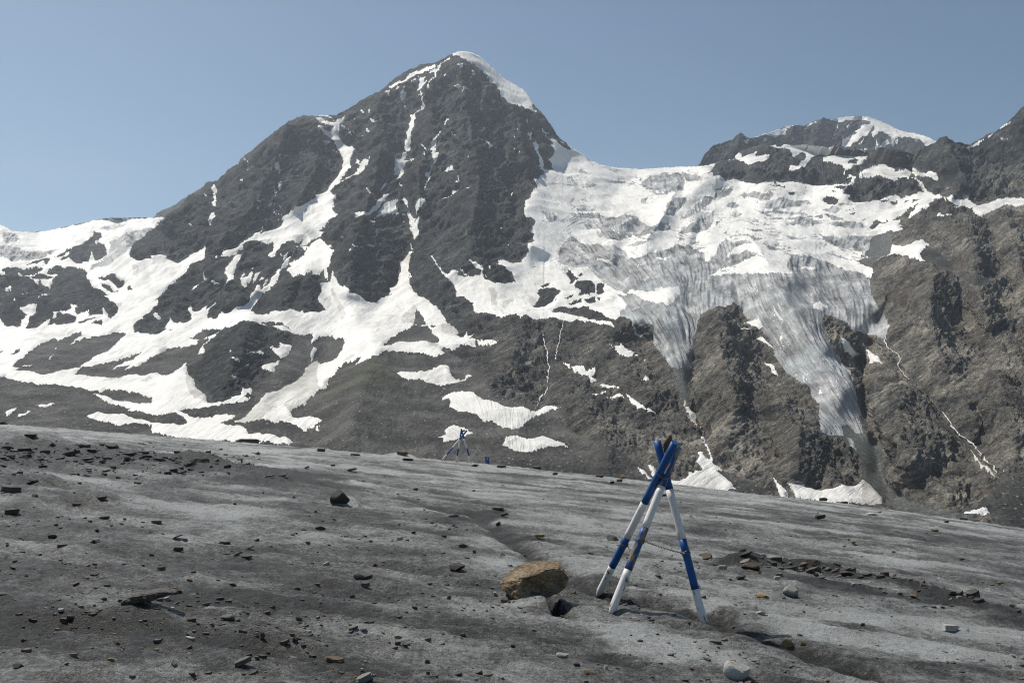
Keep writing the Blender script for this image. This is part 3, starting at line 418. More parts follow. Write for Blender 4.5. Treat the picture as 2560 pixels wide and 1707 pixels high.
# control sights: bearing x, elevation y, distance (m)
CTRL = """-120,545,3300 0,565,3200 100,580,3400 230,552,3400 320,545,3450 395,543,3350 -120,640,2550 0,640,2600 150,650,2600 250,640,2700 318,605,2900 380,556,3150
-120,740,2150 60,720,2150 200,725,2080 345,614,2330 412,542,2480 335,642,2200 470,490,2520 540,455,2560 590,420,2620 720,310,2720 850,284,2780 900,262,2820 1000,185,2890 1060,160,2920 1135,131,2930 1160,129,2990 1162,140,2900 1205,170,2850 1240,222,2790 1290,252,2780 1318,266,2770
1200,146,3060 1260,192,3040 1318,236,2930 1360,290,2780 1420,360,2730 1480,388,2780 1600,420,2850 1700,418,2850 1752,415,2560
1150,300,2560 1160,420,2300 1200,560,2030 1230,640,1920 1300,560,2060 1322,520,2160 1250,695,1830 1285,420,2420 1290,470,2330 1060,280,2690 1020,380,2480 995,460,2350 1010,520,2240 1030,600,2090 1010,690,1920
925,300,2690 935,400,2440 905,470,2300 880,560,2130 900,650,1950 940,690,1880 855,300,2740 862,380,2590 830,440,2470 800,500,2340 730,570,2220 610,625,2130 650,690,1980 540,790,1740
760,400,2570 650,400,2540 600,480,2420 500,560,2290 450,620,2170 360,630,2180 470,520,2430 560,690,1950 470,650,2100 300,690,2080
100,780,1950 300,760,1890 400,790,1800 640,780,1700 720,760,1720 700,720,1830 870,760,1760 1000,790,1690 1100,730,1760 1080,790,1640 1250,760,1690 1400,745,1700 1500,730,1740
-120,850,1700 0,850,1700 250,850,1620 450,870,1500 600,850,1400 680,870,1420 800,900,1450 950,880,1370 1100,870,1400 1300,870,1390 1500,860,1400 1620,850,1430
-120,970,1200 0,970,1200 300,1000,1150 600,1000,1120 760,1000,1120 900,1000,1030 1150,1000,1080 1350,1010,1060 1550,1010,1060 1640,960,1180
-120,1100,900 0,1070,950 400,1110,900 800,1170,800 1160,1190,760 1500,1230,750 1800,1265,760 2140,1300,720 2400,1330,640 2700,1370,620
1400,420,2620 1350,550,2110 1330,680,1870 1500,540,2260 1700,520,2230 1700,600,2020 1560,680,1800 1650,700,1700 1800,640,1800 1900,560,2020 2000,520,2120 2050,465,2330 1850,470,2430 1800,690,1640 1900,690,1600 2000,660,1680 2100,650,1740 2175,695,1600
1680,800,1350 1620,780,1440 1700,920,1230 1735,880,1290 1733,1000,1100 1790,765,1480 1830,880,1230 1850,1050,940 1760,1150,850 1950,1000,1060 2040,1090,900 1900,860,1330 1900,900,1280 1950,800,1380 2030,900,1240 2100,1000,1050 2140,1070,970 2165,1010,1130 2150,900,1290 2200,1150,880 2230,1250,770
2205,640,1700 2190,780,1360 2240,690,1450 2300,620,1600 2300,750,1290 2420,700,1380 2450,620,1500 2560,640,1400 2700,640,1400 2350,900,1130 2560,850,1100 2700,850,1100 2250,950,1120 2290,1120,800 2400,1150,840 2360,1040,960 2560,1100,800 2700,1100,800 2460,1260,690
1765,440,2430 1900,445,2380 2070,455,2330 1900,375,2680 1930,362,2800 2050,380,2850 2175,382,2750 2110,470,2180 2250,490,2120 2215,370,2450 2280,387,2400 2265,430,2450 2340,354,2300 2365,342,2280 2425,362,2350 2560,265,2500 2700,180,2500 2400,480,2000 2560,480,1950 2700,480,1950 2450,545,1820 2560,510,1850 2700,510,1850 2330,520,1900 2200,540,1950 1780,398,2700 1850,374,2750"""
CTRL = [tuple(float(t) for t in p.split(",")) for p in CTRL.split()]
SKYLINE = "-120,543 -40,557 0,561 10,566 30,577 45,580 90,580 120,577 155,571 190,561 230,552 270,546 320,545 405,543 413,541 430,530 445,522 470,492 500,478 515,460 535,453 545,452 560,438 590,415 605,398 640,370 665,350 690,330 715,306 740,297 760,292 800,291 840,287 860,276 900,254 950,225 975,205 1000,186 1030,172 1060,162 1090,157 1112,146 1135,133 1150,130 1175,131 1200,143 1225,165 1258,197 1290,215 1310,226 1322,240 1328,252 1345,275 1375,310 1395,335 1421,365 1448,381 1475,400 1500,412 1540,420 1600,424 1660,420 1700,418 1752,416 1790,411 1800,404 1830,402 1850,376 1880,368 1905,360 1915,357 1925,362 1960,363 2020,362 2075,367 2085,364 2100,369 2165,380 2174,383 2190,373 2206,367 2215,372 2250,373 2262,380 2285,387 2320,362 2340,352 2350,345 2366,342 2380,347 2392,356 2410,357 2424,361 2450,352 2470,336 2485,333 2510,315 2525,303 2540,286 2550,275 2562,265 2700,190"
SKYLINE = np.array([[float(t) for t in p.split(",")] for p in SKYLINE.split()])
CREST = np.array([[-120, 1030], [0, 1041], [400, 1077], [700, 1112], [1160, 1152], [1550, 1191], [1800, 1219], [2100, 1249], [2560, 1297], [2700, 1312]], float)
# ribs (+, towards the valley) and gullies (-): relative relief, half width, course
RELIEF = [
(-.001, 16, "1125,150 1080,250 1040,330 1015,400 1000,450 1010,500 1030,560 1035,610 1010,690"), (-.001, 12, "1110,250 1110,330 1085,400 1065,460 1045,540 1032,590"),
(-.002, 20, "858,290 862,370 855,430 825,490 780,540 700,600 620,640"), (.020, 34, "940,290 950,390 935,470 900,560 880,640"),
(.018, 26, "1085,200 1075,330 1050,440 1050,520"), (.026, 40, "1150,170 1175,320 1200,450 1180,560 1200,640 1240,690"), (-.014, 18, "1250,300 1260,420 1290,520 1280,600"),
(.018, 22, "1300,300 1310,400 1340,450"), (-.004, 14, "1335,340 1345,400 1355,430"), (.022, 34, "720,320 680,410 640,500 560,590"), (-.006, 16, "600,420 540,460 535,540 520,600 500,640"),
(.02, 30, "800,330 790,420 740,520"), (.022, 30, "470,500 430,570 370,630"), (.03, 40, "620,810 600,870 560,950"), (.022, 26, "560,700 640,730 600,760"), (.026, 30, "720,720 760,690 780,750"),
(-.02, 22, "770,600 720,680 640,760 520,820 420,870"), (.024, 40, "870,560 880,650 870,730"), (-.02, 26, "1000,660 960,760 880,850 780,920 690,1010"), (.03, 50, "930,890 900,960 880,1060"),
(.03, 40, "1290,830 1280,900 1230,960"), (-.014, 12, "1357,830 1365,900 1370,960 1340,1030"), (.026, 46, "1430,970 1480,1050 1520,1120"), (.025, 40, "1500,830 1560,900 1620,990"), (-.025, 16, "1735,900 1735,990 1745,1050 1770,1100"),
(.04, 44, "1790,780 1800,900 1830,1020"), (-.012, 14, "1870,960 1900,1060 1960,1150"), (.03, 40, "1960,1010 2000,1100 1990,1180"), (.03, 50, "1680,700 1660,800 1690,900"), (.035, 60, "1960,720 2020,850 2100,980"),
(-.05, 12, "2150,900 2155,960 2170,1050 2195,1100"), (-.03, 26, "2200,1080 2200,1180 2230,1240"), (.03, 30, "2180,980 2190,1060"), (.035, 40, "2240,1010 2250,1120 2300,1200 2380,1230"), (-.02, 14, "2180,860 2280,960 2370,1060 2440,1150 2490,1190"),
(.035, 50, "2330,680 2330,790 2360,900"), (-.025, 16, "2240,690 2225,760 2200,800"), (-.022, 16, "2405,770 2440,840 2490,920 2550,960"), (.035, 34, "2430,600 2440,700 2470,800"), (-.02, 18, "2470,560 2490,640 2540,720"), (.03, 40, "2520,560 2560,680"),
(.03, 40, "2500,900 2500,1000 2540,1080"), (-.025, 14, "2440,1020 2470,1060 2450,1110"), (.02, 30, "1400,740 1480,760 1540,800"), (.03, 24, "2110,470 2200,455 2290,470"), (.02, 24, "1800,430 1900,420 2060,430"), (.025, 30, "2380,380 2420,450 2380,500"), (-.03, 14, "2285,390 2280,430 2310,470"),
(.02, 40, "1330,620 1420,650 1500,660"), (-.02, 20, "1600,560 1560,620 1550,660"), (.025, 30, "1700,460 1660,540 1620,600"), (.02, 40, "1880,600 1920,660"), (-.02, 16, "1760,560 1740,620"),
]
FLOW = """1300,600,1 1400,640,1 1540,760,1 1620,860,1 1700,1000,1 1735,1080,1 1500,560,1.6 1600,640,1.7 1660,740,1.7 1700,850,1.6 1730,960,1.5 1770,770,2.4 1740,850,2.2 1738,1000,2 1900,800,2.7 1960,900,2.7 2040,1000,2.7 2120,1090,2.7
1700,480,2.2 1800,640,2.5 1950,680,3.3 2000,800,3.2 2060,900,3.2 2110,1000,3.1 2145,1080,3 2180,640,4.2 2190,760,4 2080,850,3.6 2130,930,3.6 2160,1020,3.5 2190,1100,3.4 2200,850,4 1200,60,1 2700,60,5 2700,1400,5 1200,1400,1 -200,60,.4 -200,1500,.4"""
FLOW = [(float(p.split(",")[0]), float(p.split(",")[1]), 1.0 / float(p.split(",")[2])) for p in FLOW.split()]

# ------------------------------------------------------------------ massif as sheets of real terrain
def in_poly(px, py, poly):
    x0, y0 = poly.min(0) - 8; x1, y1 = poly.max(0) + 8
    sel = np.nonzero((px > x0) & (px < x1) & (py > y0) & (py < y1))
    qx, qy = px[sel], py[sel]
    ins = np.zeros(len(qx), bool)
    a = poly; b = np.roll(poly, -1, axis=0)
    for (ax, ay), (bx, by) in zip(a, b):
        if ay == by: continue
        c = (ay > qy) != (by > qy)
        ins ^= c & (qx < (bx - ax) * (qy - ay) / (by - ay) + ax)
    return tuple(s[ins] for s in sel)
def seg_dist(px, py, pts):
    d = np.full(px.shape, 1e9)
    for (ax, ay), (bx, by) in zip(pts[:-1], pts[1:]):
        dx, dy = bx - ax, by - ay
        t = np.clip(((px - ax) * dx + (py - ay) * dy) / (dx * dx + dy * dy), 0, 1)
        d = np.minimum(d, np.hypot(px - ax - t * dx, py - ay - t * dy))
    return d

def interp_ctrl(px, py, ctrl):
    """distance between control sights: planar facets (linear in 1/distance)"""
    pts = [Vector((c[0] / 100, c[1] / 100)) for c in ctrl]
    vo, eo, fo, ov, oe, of = delaunay_2d_cdt(pts, [], [], 0, 1e-5)
    val = np.array([1.0 / ctrl[o[0]][2] for o in ov])
    vo = np.array([[v.x * 100, v.y * 100] for v in vo])
    out = np.full(px.shape, np.nan)
    for f in fo:
        (ax, ay), (bx, by), (cx, cy) = vo[list(f)]
        j0 = max(np.searchsorted(px[0], min(ax, bx, cx)) - 1, 0); j1 = np.searchsorted(px[0], max(ax, bx, cx)) + 1
        X, Y = px[:, j0:j1], py[:, j0:j1]
        if X.shape[1] == 0: continue
        det = (by - cy) * (ax - cx) + (cx - bx) * (ay - cy)
        if abs(det) < 1e-9: continue
        l1 = ((by - cy) * (X - cx) + (cx - bx) * (Y - cy)) / det
        l2 = ((cy - ay) * (X - cx) + (ax - cx) * (Y - cy)) / det
        l3 = 1 - l1 - l2
        m = (l1 > -1e-6) & (l2 > -1e-6) & (l3 > -1e-6)
        v = l1 * val[f[0]] + l2 * val[f[1]] + l3 * val[f[2]]
        out[:, j0:j1][m] = v[m]
    # fill outside the net from the column neighbour
    for j in range(out.shape[1]):
        c = out[:, j]; ok = ~np.isnan(c)
        if ok.all(): continue
        if not ok.any(): out[:, j] = out[:, j - 1] if j else 1 / 2000.; continue
        idx = np.arange(len(c)); out[:, j] = np.interp(idx, idx[ok], c[ok])
    return out

def ridge0(x, y, z):
    return 0.55 - 2.0 * np.abs(pnoise(x, y, z))
def grid_normals(P):
    du = np.gradient(P, axis=1); dv = np.gradient(P, axis=0)
    n = np.cross(dv, du)
    n /= np.linalg.norm(n, axis=2, keepdims=True) + 1e-9
    return n if n[..., 1].mean() < 0 else -n

class Sheet: pass
def terrain_sheet(x0, x1, dx, nr, skyl, botl, ctrl, relief, paint, blur_r, rough=1.0):
    s = Sheet()
    xs = np.arange(x0, x1 + dx / 2, dx)
    top = np.interp(xs, skyl[:, 0], skyl[:, 1]); bot = np.interp(xs, botl[:, 0], botl[:, 1])
    v = np.linspace(0, 1, nr)
    px = np.repeat(xs[None], nr, 0); py = top[None] + (bot - top)[None] * v[:, None]
    py = py + (1.6 * pnoise(xs / 9, 0.3, 0) + 1.2 * pnoise(xs / 4, 3.3, 0))[None] * np.exp(-25 * v)[:, None]
    # smooth the facets on an even net of sights, then read it at the sheet's points
    ex = np.arange(x0 - 40, x1 + 44, 4.0); ey = np.arange(top.min() - 40, bot.max() + 44, 4.0)
    EX, EY = np.meshgrid(ex, ey)
    inv = blur(interp_ctrl(EX, EY, ctrl), blur_r)
    fi = np.clip((py - ey[0]) / 4.0, 0, len(ey) - 1.001); fj = np.clip((px - ex[0]) / 4.0, 0, len(ex) - 1.001)
    i0, j0 = fi.astype(int), fj.astype(int); fi, fj = fi - i0, fj - j0
    inv = (inv[i0, j0] * (1 - fj) + inv[i0, j0 + 1] * fj) * (1 - fi) + (inv[i0 + 1, j0] * (1 - fj) + inv[i0 + 1, j0 + 1] * fj) * fi
    dist = 1.0 / inv
    for amp, w, pts in relief:
        pts = plate('Z', pts)[0]
        a, b = np.searchsorted(xs, [pts[:, 0].min() - 3 * w, pts[:, 0].max() + 3 * w])
        if b <= a: continue
        d = seg_dist(px[:, a:b], py[:, a:b], pts)
        k = np.exp(-(d / w) ** 2) if amp < 0 else np.exp(-(d / w) ** (1.0 if pts[:, 1].max() < 720 else 1.5))
        dist[:, a:b] *= 1 - (1.15 if len(paint) < 40 or amp < 0 else 1.7) * amp * k
    # classes, with ragged outlines
    wx = px + 2.6 * pnoise(px / 15, py / 15, 1.5) + 2.0 * pnoise(px / 7, py / 7, 7.5) + 0.9 * pnoise(px / 3.3, py / 3.3, 17.5)
    wy = py + 2.6 * pnoise(px / 15, py / 15, 21.5) + 2.0 * pnoise(px / 7, py / 7, 31.5) + 0.9 * pnoise(px / 3.3, py / 3.3, 37.5)
    cls = np.full(px.shape, ROCK, np.int8)
    for c, key, text in paint:
        for poly in plate(key, text):
            cls[in_poly(wx, wy, poly)] = c
    if len(paint) > 40:
        zone = np.zeros(px.shape, bool)
        for p in plate('Z', ICEFALL): zone[in_poly(px, py, p)] = True
        sl = py - 0.10 * (px - 1600) * (px > 1600) + 0.55 * (px - 1500) * (px < 1500)
        crev = ridged(px / 46 + 0.5 * pnoise(px / 60, py / 60, 3), sl / 8.5, 4.4) + 0.45 * pnoise(px / 70, py / 40, 8.8)
        cls[zone & (cls == SNOW) & (crev > 1.02) & (py < 690)] = ICE
        seam = ridged((px - 0.35 * py) / 9 + 1.2 * pnoise(px / 50, py / 50, 5), py / 60, 9.9) + 0.5 * pnoise(px / 60, py / 60, 12.8)
        cls[zone & (cls == ICE) & (seam > 1.22)] = SNOW
        fleck = pnoise(px / 7, py / 5, 44.4) + 0.6 * pnoise(px / 60, py / 60, 14.4)
        cls[(cls == ROCK) & (fleck > 0.98) & (py < 640) & (px < 1400)] = SNOW
    flow = np.interp(px, [-200, 2700], [0, 22.0])
    if len(paint) > 40:
        lines_l = (0.75 * px + py) / 110.0 - 13.2
        fl = blur(interp_ctrl(EX, EY, FLOW), 4)
        flow = (fl[i0, j0] * (1 - fj) + fl[i0, j0 + 1] * fj) * (1 - fi) + (fl[i0 + 1, j0] * (1 - fj) + fl[i0 + 1, j0 + 1] * fj) * fi
        k = sstep(1080, 1340, px)
        flow = flow * k + lines_l * (1 - k)
    rx, ry, rz = ray(px, py)
    P = np.stack([rx * dist, ry * dist, EYE + rz * dist], -1)
    Ns = grid_normals(np.stack([blur(P[..., k], 6) for k in range(3)], -1))
    wr = blur((cls == ROCK).astype(float), 1); wi = blur((cls == ICE).astype(float), 2)
    ws = blur(((cls == SNOW) | (cls == DIRTY)).astype(float), 2); wc = blur((cls == SCREE).astype(float), 2)
    x, y, z = P[..., 0], P[..., 1], P[..., 2]
    ca, sa = math.cos(R(36)), math.sin(R(36))
    q1, q3 = x * ca + z * sa, -x * sa + z * ca            # along / across the strata
    near = np.clip(dist / 2000.0, 0.45, 1.2)
    low = (9.0 * ridge0(x / 150, y / 220, z / 170) + 8.0 * ridge0(q1 / 120, y / 90, q3 / 52)) * near * rough
    vert = 6.0 * ridge0((x + 0.3 * z) / 48, y / 200, z / 260) + 3.6 * ridge0((x - 0.2 * z) / 21, y / 90, z / 110)
    ledge = 4.5 * ridge0(q1 / 210, y / 130, q3 / 17) + 2.4 * ridge0(q1 / 90, y / 60, q3 / 8)
    hi = 0.75 * (vert + ledge) * near + 0.6 * (8.0 * ridge0(q1 / 70, y / 45, q3 / 24 + 3) + 5.5 * ridge0(q1 / 34, y / 24, q3 / 11)) * near * rough + (2.8 * ridge0(q1 / 16, y / 12, q3 / 6.0)
          + 1.4 * ridge0(q1 / 8, y / 7, q3 / 3.4) + 0.7 * pnoise(q1 / 3.5, y / 3, q3 / 2)) * rough
    snow = 2.4 * pnoise(x / 110, y / 140, z / 110) + 1.0 * pnoise(x / 26, y / 50, z / 50) + 0.4 * pnoise(x / 9, y / 20, z / 20)
    ice = (4.5 * ridge0(x / 60, y / 110, z / 70) + 4.5 * ridge0(flow * 7, y / 260, z / 120) + 2.6 * ridge0(flow * 17, y / 140, z / 70) + (0.6 + 2.4 * sstep(700, 640, py)) * ridge0(x / 40, y / 17, z / 12)
           + 1.2 * ridge0(flow * 40, y / 160, z / 90)) * near
    scree = 2.2 * pnoise(x / 60, y / 80, z / 80) + 1.3 * ridge0(x / 18, y / 60, z / 60) + 0.9 * pnoise(x / 7, y / 10, z / 10) + 0.8 * pnoise(x / 3, y / 3, z / 3)
    wl = blur(0.25 + 0.75 * (cls == ROCK), 6)
    wh = np.clip((blur((cls == ROCK).astype(float), 4) - 0.42) / 0.5, 0, 1)
    disp = wl * low + wh * hi + ws * (snow + 3.0) + wi * ice + wc * scree
    disp = disp * np.clip(0.3 + v[:, None] * nr / 18.0, 0, 1)
    P = P + Ns * disp[..., None]
    # far side of the crest
    back = []
    for dy, dz in ((900, 700), (420, 300), (200, 120), (80, 38), (22, 6)):
        t = P[0].copy(); t[:, 1] += dy; t[:, 2] -= dz; back.append(t)
    P = np.concatenate([np.stack(back), P]); nb = len(back)
    cls = np.concatenate([np.repeat(cls[:1], nb, 0), cls]); 
    px = np.concatenate([np.repeat(px[:1], nb, 0), px]); py = np.concatenate([np.repeat(py[:1], nb, 0), py])
    s.P, s.cls, s.px, s.py, s.nb, s.xs, s.top, s.bot, s.nr = P, cls, px, py, nb, xs, top, bot, nr
    s.N = grid_normals(P)
    s.N[:nb] = s.N[nb]
    warm = sstep(1250, 1720, px + 60 * pnoise(px / 120, py / 120, 2)) * sstep(640, 800, py + 0.35 * (px - 1750))
    warm = np.maximum(warm * 0.9, sstep(2080, 2300, px) * sstep(420, 620, py)) * 0.95 + 0.10
    warm = np.maximum(warm, 0.55 * sstep(1050, 1250, px) * sstep(730, 840, py))
    flow = np.concatenate([np.repeat(flow[:1], nb, 0), flow])
    s.attrs = dict(flow=flow, warm=np.clip(warm, 0, 1), moss=np.exp(-((px - 930) / 90) ** 2 - ((py - 910) / 45) ** 2) + 0.7 * np.exp(-((px - 880) / 70) ** 2 - ((py - 960) / 40) ** 2))
    return s
def carve(s, name, mask, mat, parent=None):
    """a mesh of the sheet's cells under mask"""
    n = s.P.shape[1]
    i, j = np.nonzero(mask[:-1, :-1])
    f = np.stack([i * n + j, (i + 1) * n + j, (i + 1) * n + j + 1, i * n + j + 1], 1)
    u, inv = np.unique(f, return_inverse=True)
    f = inv.reshape(-1, 4)
    return link_mesh(name, s.P.reshape(-1, 3)[u], f, mat, parent, True, s.N.reshape(-1, 3)[u],
                     {k: v.ravel()[u] for k, v in s.attrs.items()})
def components(mask):
    """8-connected runs -> label array"""
    lab = np.full(mask.shape, -1, np.int32); par = []
    def find(a):
        while par[a] != a: par[a] = par[par[a]]; a = par[a]
        return a
    prev = []
    for i in range(mask.shape[0]):
        r = np.diff(np.concatenate([[0], mask[i].astype(np.int8), [0]]))
        st, en = np.nonzero(r == 1)[0], np.nonzero(r == -1)[0]
        cur = []
        k = 0
        for a, b in zip(st, en):
            me = len(par); par.append(me)
            for (pa, pb, pl) in prev:
                if pa <= b and pb >= a:
                    x, y = find(me), find(pl)
                    if x != y: par[x] = y
            cur.append((a, b, me)); lab[i, a:b] = me
        prev = cur
    roots = np.array([find(k) for k in range(len(par))] or [0])
    return np.where(lab >= 0, roots[lab], -1)
def region(px, py, text):
    m = np.zeros(px.shape, bool)
    for p in plate('Z', text): m[in_poly(px, py, p)] = True
    return m

ICEFALL = "1395,330 1416,372 1378,420 1330,470 1306,520 1335,560 1330,635 1300,700 1420,720 1560,760 1560,830 1690,970 1735,1070 1790,1000 1900,1010 2110,1080 2200,1120 2240,760 2175,690 2220,590 2160,572 2090,545 2060,470 1750,440 1740,400 1640,410 1480,380"
BOT = CREST + np.array([0, 46.0])
main = terrain_sheet(-110, 2680, 2.0, 430, SKYLINE, BOT, CTRL, RELIEF, PAINT, 2)
FARSKY = np.array([[float(t) for t in p.split(",")] for p in "1700,430 1740,418 1752,405 1760,388 1785,362 1800,360 1815,353 1830,352 1850,332 1862,340 1872,347 1920,334 1960,317 1985,313 2010,315 2040,300 2058,295 2075,298 2095,297 2110,294 2130,291 2160,292 2190,299 2230,317 2265,331 2290,334 2320,343 2345,356 2380,385 2440,420".split()])
FARBOT = np.array([[1700, 470], [2440, 470.]])
FARCTRL = [tuple(float(t) for t in p.split(",")) for p in "1690,430,3300 1760,388,3350 1850,332,3600 1960,315,4300 2058,295,4700 2130,290,4900 2230,316,4800 2340,352,4500 2450,425,4200 1690,480,3000 1850,480,3100 2050,480,3700 2200,480,3700 2450,480,3600 1870,400,3350 1990,360,4100 2090,350,4350 2200,380,4300 2300,380,4300".split()]
FARREL = [(.02, 16, "2055,297 2040,340 2030,380"), (-.02, 10, "2150,300 2130,340 2110,370"), (.018, 12, "1985,315 1970,350"), (.02, 14, "2200,345 2190,380"), (-.015, 10, "2090,310 2080,360"), (.02, 14, "1850,335 1840,380")]
far = terrain_sheet(1706, 2434, 2.0, 110, FARSKY, FARBOT, FARCTRL, FARREL, FAR_PAINT, 1, 1.2)
LSKY = np.array([[370, 552], [385, 545], [395, 532], [420, 521], [440, 512], [455, 500], [470, 490], [490, 476], [520, 462]], float)
lft = terrain_sheet(372, 518, 2.0, 40, LSKY, np.array([[370, 575], [520, 560.]]), [(360, 545, 4600), (440, 505, 4800), (530, 455, 4800), (360, 590, 4200), (450, 590, 4200), (530, 590, 4200)], [], [(SNOW, 'A', "1870,205 1890,160 1900,205")], 1)

# owners in the main sheet
px, py, cls = main.px, main.py, main.cls
snowy = (cls == SNOW) | (cls == DIRTY)
glacier_zone = region(px, py, "1395,330 1416,372 1378,420 1330,470 1306,520 1335,560 1330,635 1262,655 1225,700 1190,660 1240,730 1270,800 1440,820 1560,830 1690,970 1735,1070 1790,1000 1900,1010 2110,1080 2200,1120 2240,760 2175,690 2220,590 2160,572 2090,545 2060,470 1750,440 1740,400 1640,410 1480,380")
cliff_zone = region(px, py, "1690,960 1735,1060 1735,1180 1700,1260 1850,1400 2800,1500 2800,600 2560,550 2470,540 2420,500 2320,490 2200,540 2150,570 2175,640 2100,600 1900,720 1740,740 1735,900")
ridge_zone = region(px, py, "1700,350 2800,100 2800,620 2460,560 2320,505 2150,575 2060,540 1750,450")
left_zone = px < 430
rocky = cls == ROCK
mountain = tag(carve(main, "mountain", rocky & ~cliff_zone & ~ridge_zone, M_ROCK), "dark rock pyramid peak streaked with snow gullies, highest in the picture", "mountain", kind="structure")
cliff = tag(carve(main, "rock_cliff", rocky & cliff_zone & ~ridge_zone, M_ROCK), "brown-grey rock cliffs beside and below the icefall at right", "cliff", kind="structure")
ridge = tag(carve(main, "rock_ridge", rocky & ridge_zone, M_ROCK), "dark rock ridge with snow bands at upper right, in front of the domed peak", "ridge", kind="structure")
scree_l = carve(main, "scree_slope", (cls == SCREE) & ~cliff_zone & ~ridge_zone, M_SCREE, mountain)
scree_l["label"] = "grey scree apron at the mountain's foot"
scree_r = carve(main, "scree_slope", (cls == SCREE) & (cliff_zone | ridge_zone), M_SCREE, cliff)
scree_r["label"] = "grey debris fan under the right-hand cliffs"
ice_main = (cls == ICE) & ~left_zone
glacier = tag(carve(main, "hanging_glacier", ice_main, M_ICE), "grey crevassed icefall tumbling between rock cliffs right of the pyramid peak", "glacier", kind="structure")
carve(main, "bare_ice", (cls == ICE) & left_zone, M_ICE, mountain)["label"] = "grey bare ice on the snow dome at far left"
carve(main, "debris_ice", cls == WET, M_WET, glacier)["label"] = "dark green-grey debris-covered ice below the icefall"
n_snow = 0
for zone, owner in ((glacier_zone, glacier), (ridge_zone & ~glacier_zone, ridge), (cliff_zone & ~glacier_zone & ~ridge_zone, cliff),
                    (left_zone & ~cliff_zone & ~glacier_zone, mountain), (~left_zone & ~cliff_zone & ~glacier_zone & ~ridge_zone, mountain)):
    for kind_, mat_, base in ((SNOW, M_SNOW, "snow"), (DIRTY, M_DIRTY, "dirty_snow")):
        mk = (cls == kind_) & zone
        mk[-1] = False; mk[:, -1] = False
        lab = components(mk)
        ids, cnt = np.unique(lab[lab >= 0], return_counts=True)
        small = np.isin(lab, ids[cnt < 14])
        for k, c in zip(ids, cnt):
            if c < 14: continue
            m_ = lab == k
            o = carve(main, base + ("_field" if c > 2500 else "_patch"), m_, mat_, owner)
            n_snow += 1
            if c > 2500:
                ii, jj = np.nonzero(m_); cx_, cy_ = px[m_].mean(), py[m_].mean()
        if small.any():
            carve(main, base + "_flecks", small, mat_, owner)["kind"] = "stuff"
print("snow parts", n_snow)
far_rock = tag(carve(far, "far_mountain", far.cls == ROCK, M_ROCK), "far rock peak with a rounded white snow dome at upper right", "mountain", kind="structure")
lab = components(far.cls == SNOW)
ids, cnt = np.unique(lab[lab >= 0], return_counts=True)
for k, c in zip(ids, cnt):
    if c >= 14: carve(far, "snow_cap" if c > 900 else "snow_patch", lab == k, M_SNOW, far_rock)
if (cnt < 14).any(): carve(far, "snow_flecks", np.isin(lab, ids[cnt < 14]), M_SNOW, far_rock)["kind"] = "stuff"
left_rock = tag(carve(lft, "far_ridge", lft.cls == ROCK, M_ROCK), "hazy far ridge peeping over the snow dome beside the pyramid's left edge", "ridge", kind="structure")

def on_terrain(s, x, y, lift=0.0):
    """point of the sheet on a sight"""
    j = (x - s.xs[0]) / (s.xs[1] - s.xs[0]); j0 = int(np.clip(j, 0, len(s.xs) - 2)); t = j - j0
    out = []
    for jj in (j0, j0 + 1):
        i = (y - s.top[jj]) / (s.bot[jj] - s.top[jj]) * (s.nr - 1); i0 = int(np.clip(i, 0, s.nr - 2)); w = np.clip(i - i0, 0, 1)
        k = i0 + s.nb
        out.append((s.P[k, jj] * (1 - w) + s.P[k + 1, jj] * w + s.N[k, jj] * lift))
    return out[0] * (1 - t) + out[1] * t

# ------------------------------------------------------------------ valley glacier in the foreground
def ground_base(x, y):
    d = np.hypot(x, y)
    dc = np.minimum(d, 80.0)
    return -0.1 * x - 0.0084 * y - 0.00079 * dc * dc - 0.092 * np.maximum(d - 80.0, 0)
def sight_ground(px_, py_):
    """where a sight meets the ice (large shape only)"""
    rx, ry, rz = (float(t) for t in ray(px_, py_))
    lo, hi = 1.0, 1.2
    while hi < 400 and EYE + rz * hi - float(ground_base(rx * hi, hi)) > 0: lo = hi; hi *= 1.06
    for _ in range(30):
        m = 0.5 * (lo + hi)
        if EYE + rz * m - float(ground_base(rx * m, m)) > 0: lo = m
        else: hi = m
    return rx * lo, lo
def sight_line(text):
    return np.array([sight_ground(*[float(t) for t in q.split(",")]) for q in text.split()])
# melt channel, debris ribbons (course, half width m, depth m, dirt)
GROUND_LINES = [
("1180,1278 1225,1310 1280,1365 1350,1410 1440,1462 1500,1492 1600,1512 1700,1532 1780,1548 1850,1580 1960,1620 2080,1665 2200,1707", .16, -.10, .75),
("1000,1240 1080,1262 1180,1290", .20, -.05, .5),
("-60,1150 60,1128 180,1132 300,1146 420,1160 520,1172 620,1190", 1.5, .10, .85),
("-60,1220 30,1236 120,1250", .5, .05, .4),
("1850,1420 1930,1425 2030,1418 2120,1445 2200,1465 2300,1492 2400,1525 2520,1560", .22, .09, .95),
("1880,1440 1960,1460 2080,1480", .5, .02, .5),
("820,1290 900,1300 1000,1330 1100,1350", .35, -.03, .3),
("1368,1498 1388,1522 1404,1542", .065, -.15, .9),
("1500,1395 1600,1402 1760,1420", .25, -.03, .5),
("1250,1190 1350,1192 1480,1205 1580,1215", .5, .05, .55),
("950,1150 1060,1160", .5, .04, .4),
("2300,1350 2420,1348 2560,1362", .7, -.05, .5), ("2000,1340 2150,1352", .5, -.04, .35),
("1600,1260 1720,1275 1850,1300", .6, -.05, .3),
("1130,1310 1180,1290 1250,1280", .25, .03, .55),
]
GROUND_LINES = [(sight_line(t), w, dp, dr) for t, w, dp, dr in GROUND_LINES]
